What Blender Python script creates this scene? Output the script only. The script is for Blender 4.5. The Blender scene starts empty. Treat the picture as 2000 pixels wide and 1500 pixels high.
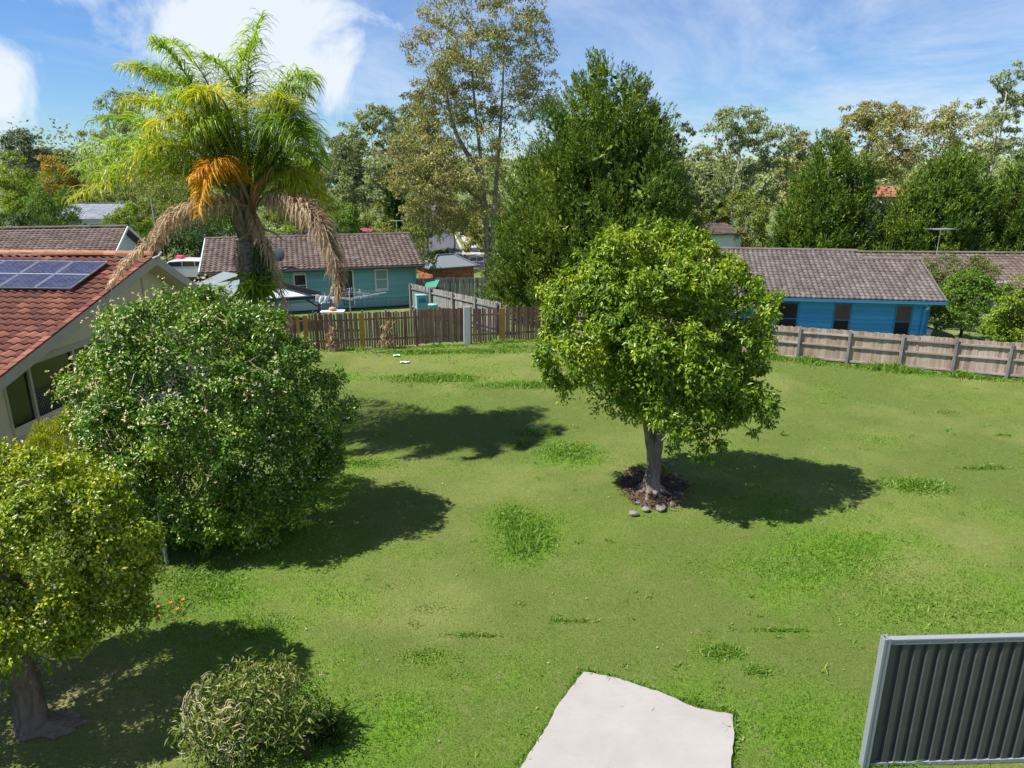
import bpy, math, random
import numpy as np
from mathutils import Vector, Matrix, Quaternion

# ------------------------------------------------------------------ camera, sky, sun, exposure
FPX, PITCH, CAMH = 1387.0, math.radians(16.8), 8.0
SC = bpy.context.scene
COL = SC.collection
cam_d = bpy.data.cameras.new("camera"); cam = bpy.data.objects.new("camera", cam_d); COL.objects.link(cam)
cam.location = (0, 0, CAMH); cam.rotation_euler = (math.pi/2 - PITCH, 0, 0)
cam_d.sensor_width = 36; cam_d.lens = FPX/2000*36; cam_d.clip_start = .1; cam_d.clip_end = 6000
SC.camera = cam
SC.render.resolution_x, SC.render.resolution_y = 1024, 768
SC.view_settings.view_transform = 'Standard'; SC.view_settings.look = 'None'
SC.view_settings.exposure = 1.38; SC.view_settings.gamma = 1; SC.view_settings.use_curve_mapping = False
try:
    SC.cycles.max_bounces = 6; SC.cycles.diffuse_bounces = 3; SC.cycles.glossy_bounces = 2
    SC.cycles.transmission_bounces = 3; SC.cycles.transparent_max_bounces = 6
    SC.cycles.use_denoising = True; SC.cycles.sample_clamp_indirect = 4
except Exception: pass

SUN_EL = math.radians(56)
SUN_DIR = Vector((-math.cos(SUN_EL)*.974, -math.cos(SUN_EL)*.225, math.sin(SUN_EL))).normalized()   # towards the sun
sd = bpy.data.lights.new("sun", 'SUN'); sd.energy = 3.35; sd.angle = math.radians(.53); sd.color = (1, .955, .88)
so = bpy.data.objects.new("sun", sd); COL.objects.link(so)
so.rotation_euler = (-SUN_DIR).to_track_quat('-Z', 'Y').to_euler(); so.location = (-30, 5, 40)

W = bpy.data.worlds.new("World"); SC.world = W; W.use_nodes = True
def world_nodes():
    nt = W.node_tree; N = nt.nodes; L = nt.links
    N.clear()
    out = N.new('ShaderNodeOutputWorld'); bg = N.new('ShaderNodeBackground'); bg.inputs[1].default_value = .15
    sky = N.new('ShaderNodeTexSky'); sky.sky_type = 'NISHITA'; sky.sun_disc = False
    sky.sun_elevation = SUN_EL; sky.sun_rotation = math.atan2(SUN_DIR.x, SUN_DIR.y)
    sky.altitude = 100; sky.air_density = 1.0; sky.dust_density = .0; sky.ozone_density = 3.5
    tc = N.new('ShaderNodeTexCoord')
    def m(op, a, b=None, c=None, clamp=False):
        n = N.new('ShaderNodeMath'); n.operation = op; n.use_clamp = clamp
        for i, v in enumerate((a, b, c)):
            if v is None: continue
            if isinstance(v, (int, float)): n.inputs[i].default_value = v
            else: L.new(v, n.inputs[i])
        return n.outputs[0]
    def vm(op, a, b):
        n = N.new('ShaderNodeVectorMath'); n.operation = op
        for i, v in enumerate((a, b)):
            if isinstance(v, tuple): n.inputs[i].default_value = v
            else: L.new(v, n.inputs[i])
        return n
    d = vm('NORMALIZE', tc.outputs['Generated'], (0, 0, 0)).outputs[0]
    sp = N.new('ShaderNodeSeparateXYZ'); L.new(d, sp.inputs[0])
    zz = m('ADD', m('MAXIMUM', sp.outputs[2], 0), .16)
    cb = N.new('ShaderNodeCombineXYZ'); L.new(m('DIVIDE', sp.outputs[0], zz), cb.inputs[0]); L.new(m('DIVIDE', sp.outputs[1], zz), cb.inputs[1])
    def noise(vec, sc, det, rough, dist=0):
        n = N.new('ShaderNodeTexNoise'); n.inputs['Scale'].default_value = sc; n.inputs['Detail'].default_value = det
        n.inputs['Roughness'].default_value = rough; n.inputs['Distortion'].default_value = dist
        L.new(vec, n.inputs['Vector']); return n.outputs[0]
    n1 = noise(d, 6.5, 9, .6, .5)
    def blob(c, s, k):
        v = vm('DIVIDE', vm('SUBTRACT', d, c).outputs[0], s).outputs[0]
        n = N.new('ShaderNodeVectorMath'); n.operation = 'LENGTH'; L.new(v, n.inputs[0])
        return m('MULTIPLY', m('SUBTRACT', 1, n.outputs['Value'], clamp=True), k)
    b = m('MAXIMUM', m('MAXIMUM', blob((-.34, .92, .15), (.20, .5, .13), 1.3), blob((-.50, .84, .20), (.24, .5, .07), 1.0)), blob((-.60, .79, .07), (.26, .5, .17), .72))
    c1 = m('MULTIPLY', m('ADD', b, m('MULTIPLY', m('SUBTRACT', n1, .5), 2.6)), 1.0)
    mr = N.new('ShaderNodeMapRange'); mr.interpolation_type = 'SMOOTHSTEP'
    L.new(c1, mr.inputs[0]); mr.inputs[1].default_value = .28; mr.inputs[2].default_value = .80; mr.inputs[4].default_value = .93
    n2 = m('ADD', noise(cb.outputs[0], .55, 8, .66, .8), m('MULTIPLY', sp.outputs[0], .14))
    mr2 = N.new('ShaderNodeMapRange'); mr2.interpolation_type = 'SMOOTHSTEP'
    L.new(n2, mr2.inputs[0]); mr2.inputs[1].default_value = .36; mr2.inputs[2].default_value = .78; mr2.inputs[4].default_value = .70
    cl = m('MAXIMUM', mr.outputs[0], mr2.outputs[0])
    tint = N.new('ShaderNodeMix'); tint.data_type = 'RGBA'; tint.blend_type = 'MULTIPLY'; tint.inputs[0].default_value = 1
    L.new(sky.outputs[0], tint.inputs[6]); 
    tr = N.new('ShaderNodeValToRGB'); tr.color_ramp.elements[0].position = .0; tr.color_ramp.elements[0].color = (.185, .25, .325, 1); tr.color_ramp.elements[1].position = .38; tr.color_ramp.elements[1].color = (.185, .25, .365, 1)
    L.new(sp.outputs[2], tr.inputs[0]); L.new(tr.outputs[0], tint.inputs[7])
    mx = N.new('ShaderNodeMix'); mx.data_type = 'RGBA'
    L.new(cl, mx.inputs[0]); L.new(tint.outputs[2], mx.inputs[6]); mx.inputs[7].default_value = (2.3, 2.45, 2.65, 1)
    L.new(mx.outputs[2], bg.inputs[0]); L.new(bg.outputs[0], out.inputs[0])
world_nodes()

# ------------------------------------------------------------------ pixel (2000x1500) to place
CT, ST = math.cos(PITCH), math.sin(PITCH)
def ray(px, py):
    u = (px-1000)/FPX; v = (py-750)/FPX
    return Vector((u, CT - v*ST, -ST - v*CT))
def G(px, py, z=0.0):
    d = ray(px, py); t = (z-CAMH)/d.z
    return Vector((0, 0, CAMH)) + d*t
def at(px, py, Y):
    d = ray(px, py); return Vector((0, 0, CAMH)) + d*(Y/d.y)
def sstep(a, b, x):
    t = np.clip((np.asarray(x, float)-a)/(b-a), 0, 1); return t*t*(3-2*t)
def tz(x, y):
    return float(-3.4*sstep(50, 74, y)*sstep(-30, -8, x)*(1-sstep(130, 330, y)) + 26*sstep(500, 1500, y))

# ------------------------------------------------------------------ helpers
def tag(o, label=None, cat=None, group=None, kind=None):
    if label: o['label'] = label
    if cat: o['category'] = cat
    if group: o['group'] = group
    if kind: o['kind'] = kind
    return o
def empty(name, loc, rz=0, label=None, cat=None, group=None):
    o = bpy.data.objects.new(name, None); COL.objects.link(o); o.location = loc; o.rotation_euler = (0, 0, rz)
    o.empty_display_size = .2
    return tag(o, label, cat, group)
def link(name, me, mat, parent=None):
    o = bpy.data.objects.new(name, me); COL.objects.link(o)
    if mat is not None and not me.materials: me.materials.append(mat)
    if parent is not None: o.parent = parent
    return o
def npmesh(name, V, F, mat=None, parent=None, attr=None, smooth=False, mi=None):
    V = np.asarray(V, np.float32); F = np.asarray(F, np.int32)
    k = F.shape[1]
    me = bpy.data.meshes.new(name)
    me.vertices.add(len(V)); me.vertices.foreach_set('co', V.ravel())
    me.loops.add(F.size); me.loops.foreach_set('vertex_index', F.ravel())
    me.polygons.add(len(F)); me.polygons.foreach_set('loop_start', np.arange(0, F.size, k, dtype=np.int32))
    try: me.polygons.foreach_set('loop_total', np.full(len(F), k, np.int32))
    except Exception: pass
    me.update(calc_edges=True)
    if attr is not None:
        for an, av in attr.items():
            a = me.attributes.new(an, 'FLOAT', 'POINT'); a.data.foreach_set('value', np.asarray(av, np.float32))
    if mi is not None: me.polygons.foreach_set('material_index', np.asarray(mi, np.int32))
    if smooth: me.polygons.foreach_set('use_smooth', np.ones(len(F), bool))
    return link(name, me, mat, parent)
class MB:
    def __init__(s): s.v = []; s.f = []; s.m = []
    def poly(s, pts, mi=0):
        b = len(s.v); s.v += [tuple(p) for p in pts]; s.f.append(tuple(range(b, b+len(pts)))); s.m.append(mi)
    def prism(s, pts, off, mi=0):
        """closed solid: polygon pts extruded by vector off"""
        b = len(s.v); n = len(pts); off = Vector(off)
        s.v += [tuple(Vector(p)) for p in pts] + [tuple(Vector(p)+off) for p in pts]
        s.f.append(tuple(range(b+n-1, b-1, -1))); s.f.append(tuple(range(b+n, b+2*n)))
        for i in range(n): j = (i+1) % n; s.f.append((b+i, b+j, b+n+j, b+n+i))
        s.m += [mi]*(n+2)
    def box(s, lo, hi, mi=0, M=None):
        x0, y0, z0 = lo; x1, y1, z1 = hi
        P = [Vector(p) for p in ((x0,y0,z0),(x1,y0,z0),(x1,y1,z0),(x0,y1,z0),(x0,y0,z1),(x1,y0,z1),(x1,y1,z1),(x0,y1,z1))]
        if M is not None: P = [M @ p for p in P]
        b = len(s.v); s.v += [tuple(p) for p in P]
        s.f += [tuple(b+i for i in q) for q in ((3,2,1,0),(4,5,6,7),(0,1,5,4),(1,2,6,5),(2,3,7,6),(3,0,4,7))]; s.m += [mi]*6
    def beam(s, a, b, w, h, up=(0, 0, 1), mi=0):
        a = Vector(a); b = Vector(b); d = (b-a).normalized(); u = Vector(up); r = d.cross(u)
        if r.length < 1e-4: r = d.cross(Vector((0, 1, 0)))
        r.normalize(); u = r.cross(d)
        q = [a+r*(w/2)*i+u*(h/2)*j for i, j in ((-1,-1),(1,-1),(1,1),(-1,1))]
        s.prism(q, b-a, mi)
    def tube(s, pts, rad, n=8, mi=0, cap=True):
        pts = [Vector(p) for p in pts]; b = len(s.v)
        if not hasattr(rad, '__len__'): rad = [rad]*len(pts)
        prev = None
        for i, p in enumerate(pts):
            d = (pts[min(i+1, len(pts)-1)] - pts[max(i-1, 0)]).normalized()
            if prev is None:
                r = d.cross(Vector((0, 0, 1)));
                if r.length < 1e-3: r = Vector((1, 0, 0))
            else: r = prev - d*prev.dot(d)
            r.normalize(); prev = r; u = d.cross(r)
            for k in range(n):
                a = 2*math.pi*k/n; s.v.append(tuple(p + (r*math.cos(a)+u*math.sin(a))*rad[i]))
        for i in range(len(pts)-1):
            for k in range(n):
                j = (k+1) % n; s.f.append((b+i*n+k, b+i*n+j, b+(i+1)*n+j, b+(i+1)*n+k)); s.m.append(mi)
        if cap:
            s.f.append(tuple(b+k for k in range(n-1, -1, -1))); s.f.append(tuple(b+(len(pts)-1)*n+k for k in range(n))); s.m += [mi]*2
    def lathe(s, c, prof, n=16, mi=0):
        s.tube([Vector(c)+Vector((0, 0, z)) for r, z in prof], [r for r, z in prof], n, mi)
    def mesh(s, name, smooth=False):
        me = bpy.data.meshes.new(name); me.from_pydata(s.v, [], s.f)
        me.polygons.foreach_set('material_index', s.m)
        if smooth: me.polygons.foreach_set('use_smooth', [True]*len(s.f))
        me.update(); return me
    def build(s, name, mats, parent=None, smooth=False, bevel=0):
        me = s.mesh(name, smooth)
        for mm in (mats if isinstance(mats, (list, tuple)) else [mats]): me.materials.append(mm)
        o = bpy.data.objects.new(name, me); COL.objects.link(o)
        if parent is not None: o.parent = parent
        if bevel:
            md = o.modifiers.new('bevel', 'BEVEL'); md.width = bevel; md.segments = 2; md.limit_method = 'ANGLE'
        return o

# ------------------------------------------------------------------ materials
class NT:
    def __init__(s, name):
        s.mat = bpy.data.materials.new(name); s.mat.use_nodes = True
        s.N = s.mat.node_tree.nodes; s.L = s.mat.node_tree.links
        s.b = s.N['Principled BSDF']; s.out = s.N['Material Output']
    def n(s, t): return s.N.new(t)
    def lk(s, a, b): s.L.new(a, b)
    def noise(s, scale, det=4, rough=.55, vec=None, dist=0):
        n = s.n('ShaderNodeTexNoise'); n.inputs['Scale'].default_value = scale; n.inputs['Detail'].default_value = det
        n.inputs['Roughness'].default_value = rough; n.inputs['Distortion'].default_value = dist
        s.lk(vec if vec is not None else s.pos(), n.inputs['Vector']); return n.outputs[0]
    def pos(s, which='Object'):
        if not hasattr(s, '_tc'): s._tc = s.n('ShaderNodeTexCoord')
        return s._tc.outputs[which]
    def wpos(s):
        if not hasattr(s, '_g'): s._g = s.n('ShaderNodeNewGeometry')
        return s._g.outputs['Position']
    def island(s):
        s.wpos(); oi = s.n('ShaderNodeObjectInfo')
        return s.math('FRACT', s.math('ADD', s._g.outputs['Random Per Island'], oi.outputs['Random']))
    def math(s, op, a, b=None, clamp=False):
        n = s.n('ShaderNodeMath'); n.operation = op; n.use_clamp = clamp
        for i, v in enumerate((a, b)):
            if v is None: continue
            if isinstance(v, (int, float)): n.inputs[i].default_value = v
            else: s.lk(v, n.inputs[i])
        return n.outputs[0]
    def ramp(s, fac, stops, interp='LINEAR'):
        r = s.n('ShaderNodeValToRGB'); r.color_ramp.interpolation = interp
        e = r.color_ramp.elements
        while len(e) < len(stops): e.new(.5)
        for el, (p, c) in zip(e, stops): el.position = p; el.color = (*c, 1)
        s.lk(fac, r.inputs[0]); return r.outputs[0]
    def mix(s, fac, a, b, mode='MIX'):
        n = s.n('ShaderNodeMix'); n.data_type = 'RGBA'; n.blend_type = mode
        for i, v in ((0, fac), (6, a), (7, b)):
            if isinstance(v, (int, float)): n.inputs[i].default_value = v
            elif isinstance(v, tuple): n.inputs[i].default_value = (*v, 1)
            else: s.lk(v, n.inputs[i])
        return n.outputs[2]
    def mapr(s, v, a, b, c=0, d=1):
        n = s.n('ShaderNodeMapRange'); s.lk(v, n.inputs[0])
        for i, q in enumerate((a, b, c, d)): n.inputs[i+1].default_value = q
        return n.outputs[0]
    def scaled(s, vec, sc):
        n = s.n('ShaderNodeMapping'); n.inputs['Scale'].default_value = sc; s.lk(vec, n.inputs[0]); return n.outputs[0]
    def bump(s, h, st=.3, dist=.02):
        n = s.n('ShaderNodeBump'); n.inputs['Strength'].default_value = st; n.inputs['Distance'].default_value = dist
        s.lk(h, n.inputs['Height']); s.lk(n.outputs[0], s.b.inputs['Normal'])
    def attr(s, name):
        n = s.n('ShaderNodeAttribute'); n.attribute_name = name; return n.outputs['Fac']
    def col(s, c):
        if isinstance(c, tuple): s.b.inputs['Base Color'].default_value = (*c, 1)
        else: s.lk(c, s.b.inputs['Base Color'])
    def rough(s, r): s.b.inputs['Roughness'].default_value = r; return s
    def spec(s, r): s.b.inputs['Specular IOR Level'].default_value = r; return s

def surf(name, col, rough=.7, var=.18, scale=3, metal=0, bump=0, spec=.4, dirt=None, bscale=40):
    """paint/plaster/metal with soft uneven wear"""
    t = NT(name); t.rough(rough).spec(spec)
    n = t.noise(scale, 6, .6); n2 = t.noise(scale*9, 4, .6)
    f = t.math('ADD', t.math('MULTIPLY', n, .6), t.math('MULTIPLY', n2, .4))
    lo = tuple(c*(1-var) for c in col); hi = tuple(min(1, c*(1+var)) for c in col)
    c = t.ramp(f, [(.3, lo), (.7, hi)])
    if dirt: c = t.mix(t.mapr(t.noise(scale*2.3, 5, .7, dist=.4), .52, .75, 0, .7), c, dirt)
    t.col(c); t.b.inputs['Metallic'].default_value = metal
    if bump: t.bump(t.noise(bscale, 4, .6), bump, .01)
    return t.mat
def wood(name, stops, axis=2, rough=.85, stain=None):
    """weathered timber: grain stretched along an axis, one tone per board"""
    t = NT(name); t.rough(rough).spec(.15)
    sc = [28, 28, 28]; sc[axis] = 1.3
    g = t.noise(1, 5, .65, vec=t.scaled(t.pos(), tuple(sc)))
    f = t.math('ADD', t.math('MULTIPLY', t.island(), .62), t.math('MULTIPLY', g, .38))
    c = t.ramp(f, stops)
    c = t.mix(t.mapr(t.noise(1.7, 5, .7, vec=t.wpos()), .45, .72, 0, .55), c, stain or tuple(x*.5 for x in stops[0][1]))
    t.col(c); t.bump(g, .5, .006); return t.mat
def leafm(name, stops, trans=.25, rough=.42, spec=.5, nscale=.8, tint=None, tcol=None, gain=1.0, hue=(1, 1, 1)):
    """leaf: one tone per leaf, slow drift of tone through the crown, light passing through the blade"""
    t = NT(name); t.rough(rough).spec(spec*.45); stops = [(p, tuple(min(.85, q*gain*h_) for q, h_ in zip(c, hue))) for p, c in stops]
    f = t.math('ADD', t.math('MULTIPLY', t.island(), .6), t.math('MULTIPLY', t.mapr(t.noise(nscale, 3, .5), .3, .7), .4))
    c = t.ramp(f, stops)
    if tint: c = t.mix(t.mapr(t.noise(nscale*.6, 2, .5, vec=t.scaled(t.pos(), (1.3, .9, 1.1))), .52, .66, 0, .6), c, tint)
    t.col(c)
    tr = t.n('ShaderNodeBsdfTranslucent'); tc = t.mix(1.0, c, tcol or (1.5, 1.5, .6), 'MULTIPLY')
    t.lk(tc, tr.inputs[0])
    ms = t.n('ShaderNodeMixShader'); ms.inputs[0].default_value = trans
    t.lk(t.b.outputs[0], ms.inputs[1]); t.lk(tr.outputs[0], ms.inputs[2]); t.lk(ms.outputs[0], t.out.inputs[0])
    return t.mat
def bark(name, a, b, scale=5, stretch=.35):
    t = NT(name); t.rough(.9).spec(.15)
    n = t.noise(scale, 6, .65, vec=t.scaled(t.pos(), (1, 1, stretch)), dist=.5)
    t.col(t.ramp(n, [(.35, a), (.62, b)])); t.bump(t.noise(scale*5, 5, .6, vec=t.scaled(t.pos(), (1, 1, stretch))), .7, .03)
    return t.mat
def glass(name, col=(.02, .025, .03), rough=.06):
    t = NT(name); t.col(col); t.rough(rough).spec(.8)
    t.bump(t.noise(2.5, 2, .5), .06, .02); return t.mat

M = {}
M['bark_grey'] = bark('bark_grey', (.13, .10, .085), (.33, .28, .25))
M['bark_dark'] = bark('bark_dark', (.05, .035, .028), (.14, .10, .08))
M['bark_pale'] = bark('bark_pale', (.22, .19, .16), (.62, .57, .50), 2.2, .5)
M['bark_palm'] = bark('bark_palm', (.09, .075, .065), (.27, .235, .20), 7, 2.2)
M['bark_mid'] = bark('bark_mid', (.10, .078, .065), (.27, .225, .195))
M['bark_brown'] = bark('bark_brown', (.07, .05, .042), (.20, .15, .125))
M['twig'] = bark('twig', (.16, .11, .07), (.36, .28, .20), 8)

# ------------------------------------------------------------------ ground
rng = np.random.default_rng(7)
def vnoise(x, y, s, seed=0):
    """smooth value noise, vectorised"""
    r = np.random.default_rng(seed+11); T = r.random((64, 64))
    X = np.asarray(x)/s; Y = np.asarray(y)/s
    xi = np.floor(X).astype(int); yi = np.floor(Y).astype(int); fx = X-xi; fy = Y-yi
    fx = fx*fx*(3-2*fx); fy = fy*fy*(3-2*fy)
    a = T[xi % 64, yi % 64]; b = T[(xi+1) % 64, yi % 64]; c = T[xi % 64, (yi+1) % 64]; d = T[(xi+1) % 64, (yi+1) % 64]
    return (a*(1-fx)+b*fx)*(1-fy)+(c*(1-fx)+d*fx)*fy
FC = Vector((2.6, 34.0, 0))           # corner where the two timber fences meet
FR = (G(2000, 742) - FC).normalized() # run of the fence on the far side of the lawn
BL = G(540, 690)
def yfence(x):
    x = np.asarray(x, float)
    left = BL.y + (x-BL.x)*(FC.y-BL.y)/(FC.x-BL.x)
    right = FC.y + (x-FC.x)*FR.y/FR.x
    return np.where(x < FC.x, left, right)
# lush patches: (px, py, radius along x in m, radius along y in m, weight)
LUSH = [(1030,1045,.7,1.1,1),(1000,1000,.6,.8,.6),(840,740,1.9,.7,1),(720,735,2.2,.7,.6),(1110,890,1.1,.9,.9),(1050,750,2.4,.6,.9),
        (1790,955,1.0,.7,.9),(1560,1110,2.4,1.5,.75),(1700,1060,2.0,1.3,.85),(1850,1200,2.2,1.6,.8),(1380,1090,1.6,.9,.5),(1500,1000,2.4,1.6,.55),
        (690,905,1.6,.7,.95),(640,960,1.2,1.5,.9),(560,1060,2.0,1.3,.8),(400,1160,1.2,1.1,.9),(500,1250,1.4,1,.7),(720,1420,1.6,1.2,.8),
        (960,1350,1.6,.8,.5),(1410,1275,.5,.35,.9),(1480,1310,.4,.25,.7),(825,1285,.5,.3,.6),(820,690,2.2,.6,.8),(950,685,2.4,.5,.7),
        (1700,715,5,.7,.75),(1900,730,3.5,.8,.6),(1000,690,2,.6,.4),(1600,1450,1.2,1.6,.7),(1060,1450,1.2,1.0,.8),(1350,1350,1.0,.8,.6),
        (1540,1240,.8,.3,.6),(1050,845,.9,.5,.6),(1850,1000,2.5,1.2,.5),(1930,1130,2,1.2,.6),(650,1180,1.2,.8,.4),(620,1330,1.0,1.0,.6)]
LU = [(G(a, b).x, G(a, b).y, c, d, w) for a, b, c, d, w in LUSH]
def lush(x, y):
    g = np.zeros_like(np.asarray(x, float))
    for cx, cy, rx, ry, w in LU: g = np.maximum(g, w*np.exp(-((x-cx)/rx)**2-((y-cy)/ry)**2))
    n = vnoise(x, y, 1.7, 1)*.5+vnoise(x, y, .55, 2)*.3+vnoise(x, y, .22, 3)*.2
    return np.clip(g*.85*(.55+.9*n) + np.clip((n-.48)*1.2, -.1, .45), 0, 1)
def dryness(x, y):
    n = vnoise(x, y, 4.5, 5)*.5+vnoise(x, y, 1.3, 6)*.3+vnoise(x, y, .4, 7)*.2
    g = .75*np.exp(-((x-G(100,1370).x)/2.5)**2-((y-G(100,1370).y)/1.6)**2) + .5*np.exp(-((x-G(800,1190).x)/2.5)**2-((y-G(800,1190).y)/1.4)**2)
    g += .6*np.exp(-((yfence(x)-y)/.5)**2)
    return np.clip((n-.42)*1.7+g, 0, 1)

def grass_color(t, bright=1.0, rnd=None):
    """shared colour of the lawn surface and of its blades, from where they stand"""
    lu = t.attr('lush'); dr = t.attr('dry')
    n = t.noise(9, 5, .7, vec=t.wpos())
    base = t.ramp(t.math('ADD', t.math('MULTIPLY', dr, .75), t.math('MULTIPLY', n, .3)),
                  [(.1, tuple(c*bright for c in (.108, .160, .034))), (.5, tuple(c*bright for c in (.172, .212, .058))), (.95, tuple(c*bright for c in (.25, .245, .105)))])
    gr = t.ramp(n, [(.3, tuple(c*bright for c in (.088, .190, .018))), (.7, tuple(c*bright for c in (.150, .280, .028)))])
    c = t.mix(t.mapr(lu, .08, .95), base, gr)
    c = t.mix(t.mapr(t.noise(3.2, 6, .72, vec=t.wpos(), dist=.3), .54, .70, 0, .42), c, tuple(q*bright for q in (.235, .215, .10)))
    c = t.mix(t.mapr(t.noise(5.3, 5, .7, vec=t.scaled(t.wpos(), (1, 1.6, 1)), dist=.4), .56, .70, 0, .5), c, tuple(q*bright for q in (.07, .135, .02)))
    if rnd is not None: c = t.mix(1, c, t.ramp(rnd, [(0, (.62, .68, .6)), (.6, (1.0, 1.0, 1.0)), (1, (1.45, 1.3, 1.2))]), 'MULTIPLY')
    return c
def lawn():
    t = NT('lawn_turf'); t.rough(.95).spec(.1)
    t.col(t.mix(1, grass_color(t, .92), t.ramp(t.noise(26, 6, .82, vec=t.wpos()), [(.3, (.48, .52, .45)), (.68, (1.38, 1.3, 1.25))]), 'MULTIPLY'))
    t.bump(t.noise(30, 5, .7, vec=t.wpos()), .8, .05)
    nx, ny = 190, 160
    xs = np.linspace(-15, 30, nx); v = np.linspace(0, 1, ny)**1.15
    X, Vv = np.meshgrid(xs, v, indexing='ij'); Y = 2.0+Vv*(yfence(X)+.25-2.0)
    Z = .02+.09*(vnoise(X, Y, 3.1, 20)-.5)+.035*(vnoise(X, Y, .9, 21)-.5)
    V = np.stack([X, Y, Z], -1).reshape(-1, 3)
    i, j = np.meshgrid(np.arange(nx-1), np.arange(ny-1), indexing='ij'); a = (i*ny+j).ravel()
    F = np.stack([a, a+ny, a+ny+1, a+1], 1)
    o = npmesh('lawn', V, F, t.mat, attr={'lush': lush(V[:, 0], V[:, 1]), 'dry': dryness(V[:, 0], V[:, 1])}, smooth=True)
    tag(o, kind='structure')
lawn()
def lawn_z(x, y): return .02+.09*(vnoise(x, y, 3.1, 20)-.5)+.035*(vnoise(x, y, .9, 21)-.5)

def blades(x, y, h, w, mat, name, lean=.5, parent=None, seg=1, z=None):
    n = len(x); r = rng
    a = r.random(n)*2*math.pi; b = r.random(n)*2*math.pi
    z = lawn_z(x, y)-.01 if z is None else z
    p = np.stack([x, y, z], 1)
    s = np.stack([np.cos(a), np.sin(a), np.zeros(n)], 1)*(w/2)[:, None]
    l = np.stack([np.cos(b), np.sin(b), np.zeros(n)], 1)*(h*lean*r.random(n))[:, None]
    mid = p+l*.35+np.array([0, 0, 1])*(h*.6)[:, None]
    tip = p+l+np.array([0, 0, 1])*(h*(.85+.15*r.random(n)))[:, None]
    lu, dr = lush(x, y), dryness(x, y)
    if seg == 1:
        V = np.stack([p-s, p+s, tip], 1).reshape(-1, 3); F = np.arange(3*n).reshape(n, 3); k = 3
    else:
        V = np.stack([p-s, p+s, mid-s*.8, mid+s*.8, tip], 1).reshape(-1, 3); q = (np.arange(n)*5)[:, None]
        F = np.concatenate([q+np.array([0, 1, 3]), q+np.array([0, 3, 2]), q+np.array([2, 3, 4])]); k = 5
    return npmesh(name, V, F, mat, parent, attr={'lush': np.repeat(lu, k), 'dry': np.repeat(dr, k)})
def grass():
    t = NT('grass_blade'); t.rough(.6).spec(.3)
    c = grass_color(t, 1.12, t.island()); t.col(c)
    tr = t.n('ShaderNodeBsdfTranslucent'); t.lk(c, tr.inputs[0]); ms = t.n('ShaderNodeMixShader'); ms.inputs[0].default_value = .42
    t.lk(t.b.outputs[0], ms.inputs[1]); t.lk(tr.outputs[0], ms.inputs[2]); t.lk(ms.outputs[0], t.out.inputs[0])
    M['grass'] = t.mat
    n = 430000                    # short turf, thinning out with distance
    y = 5.5+(rng.random(n)**1.9)*29; x = (rng.random(n)*2-1)*(y*.80+2.6)
    ok = (y < yfence(x)-.05) & (x > -14.5) & (x < 29); x, y = x[ok], y[ok]
    lu = lush(x, y)
    keep = rng.random(len(x)) < .55+.45*lu; x, y, lu = x[keep], y[keep], lu[keep]
    h = (.022+.055*lu**1.3)*(.6+.8*rng.random(len(x)))*(1+y*.012); w = .006+.0009*y
    tag(blades(x, y, h, w, t.mat, 'grass'), 'short patchy green grass covering the vacant lot', 'grass', kind='stuff')
    # taller weeds in the lush patches
    xs, ys, hs = [], [], []
    T = [(1030,1050,.45,.75,.22,1500),(1000,1010,.35,.5,.16,900),(842,740,1.3,.45,.26,2000),(1060,755,1.9,.35,.26,2200),(1160,745,.8,.3,.3,900),(1110,885,.7,.5,.16,1600),
         (1790,950,.6,.35,.25,1400),(1020,865,.13,.2,.30,170),(1045,845,.5,.25,.15,500),(1410,1275,.28,.14,.16,600),(1480,1310,.2,.12,.13,300),
         (1120,1215,.4,.05,.12,220),(930,1245,.45,.05,.13,240),(1530,1235,.45,.05,.13,240),(1925,915,.5,.1,.22,260),(1960,850,.2,.1,.15,150),(1530,850,.06,.06,.25,60),
         (820,690,1.1,.3,.25,1200),(940,688,1.6,.3,.22,1500),(1000,680,.8,.3,.2,600),(1660,1100,1.3,.9,.10,2200),(1500,1110,1.6,.6,.09,1600),(1830,1190,1.4,.9,.12,2200),
         (830,1285,.35,.2,.1,500),(850,1190,.6,.2,.07,300),(380,1130,.5,.5,.14,1200),(420,1160,.4,.4,.12,900),(500,1230,.5,.3,.16,500),(345,1190,.25,.3,.2,260),
         (700,905,.9,.25,.12,1200),(650,890,.4,.3,.2,600),(900,1320,.3,.1,.07,200),(1850,805,.3,.15,.12,160),(1700,858,.5,.3,.08,260),(1210,745,.5,.3,.25,400)]
    for px, py, rx, ry, hh, k in T:
        c = G(px, py); q = rng.normal(size=(k, 2)); xs.append(c.x+q[:, 0]*rx*.95); ys.append(c.y+q[:, 1]*ry*.95)
        hs.append(hh*.72*np.exp(-.3*(q**2).sum(1))*(.4+.8*rng.random(k)))
    for _ in range(520):   # small stray tufts everywhere
        yy = 6.5+rng.random()**1.4*26; xx = (rng.random()*2-1)*(yy*.78+2); k = int(rng.integers(5, 16)); q = rng.normal(size=(k, 2))*rng.uniform(.03, .12)
        xs.append(xx+q[:, 0]); ys.append(yy+q[:, 1]); hs.append(rng.uniform(.03, .09)*(.5+rng.random(k)))
    for (ax, ay), (bx, by) in (((1140,1312),(1432,1395)),((1432,1395),(1428,1600)),((1140,1312),(1015,1500)),((1700,1500),(2040,1472))):   # grass creeping up the slab edge and the steel fence
        A = G(ax, ay); B = G(bx, by); k = 900; f = rng.random(k); xs.append(A.x+(B.x-A.x)*f+rng.normal(size=k)*.03); ys.append(A.y+(B.y-A.y)*f+rng.normal(size=k)*.03); hs.append(.03+.10*vnoise(f*30, f*0, 1.0, 77)**2*(.4+rng.random(k)))
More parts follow.
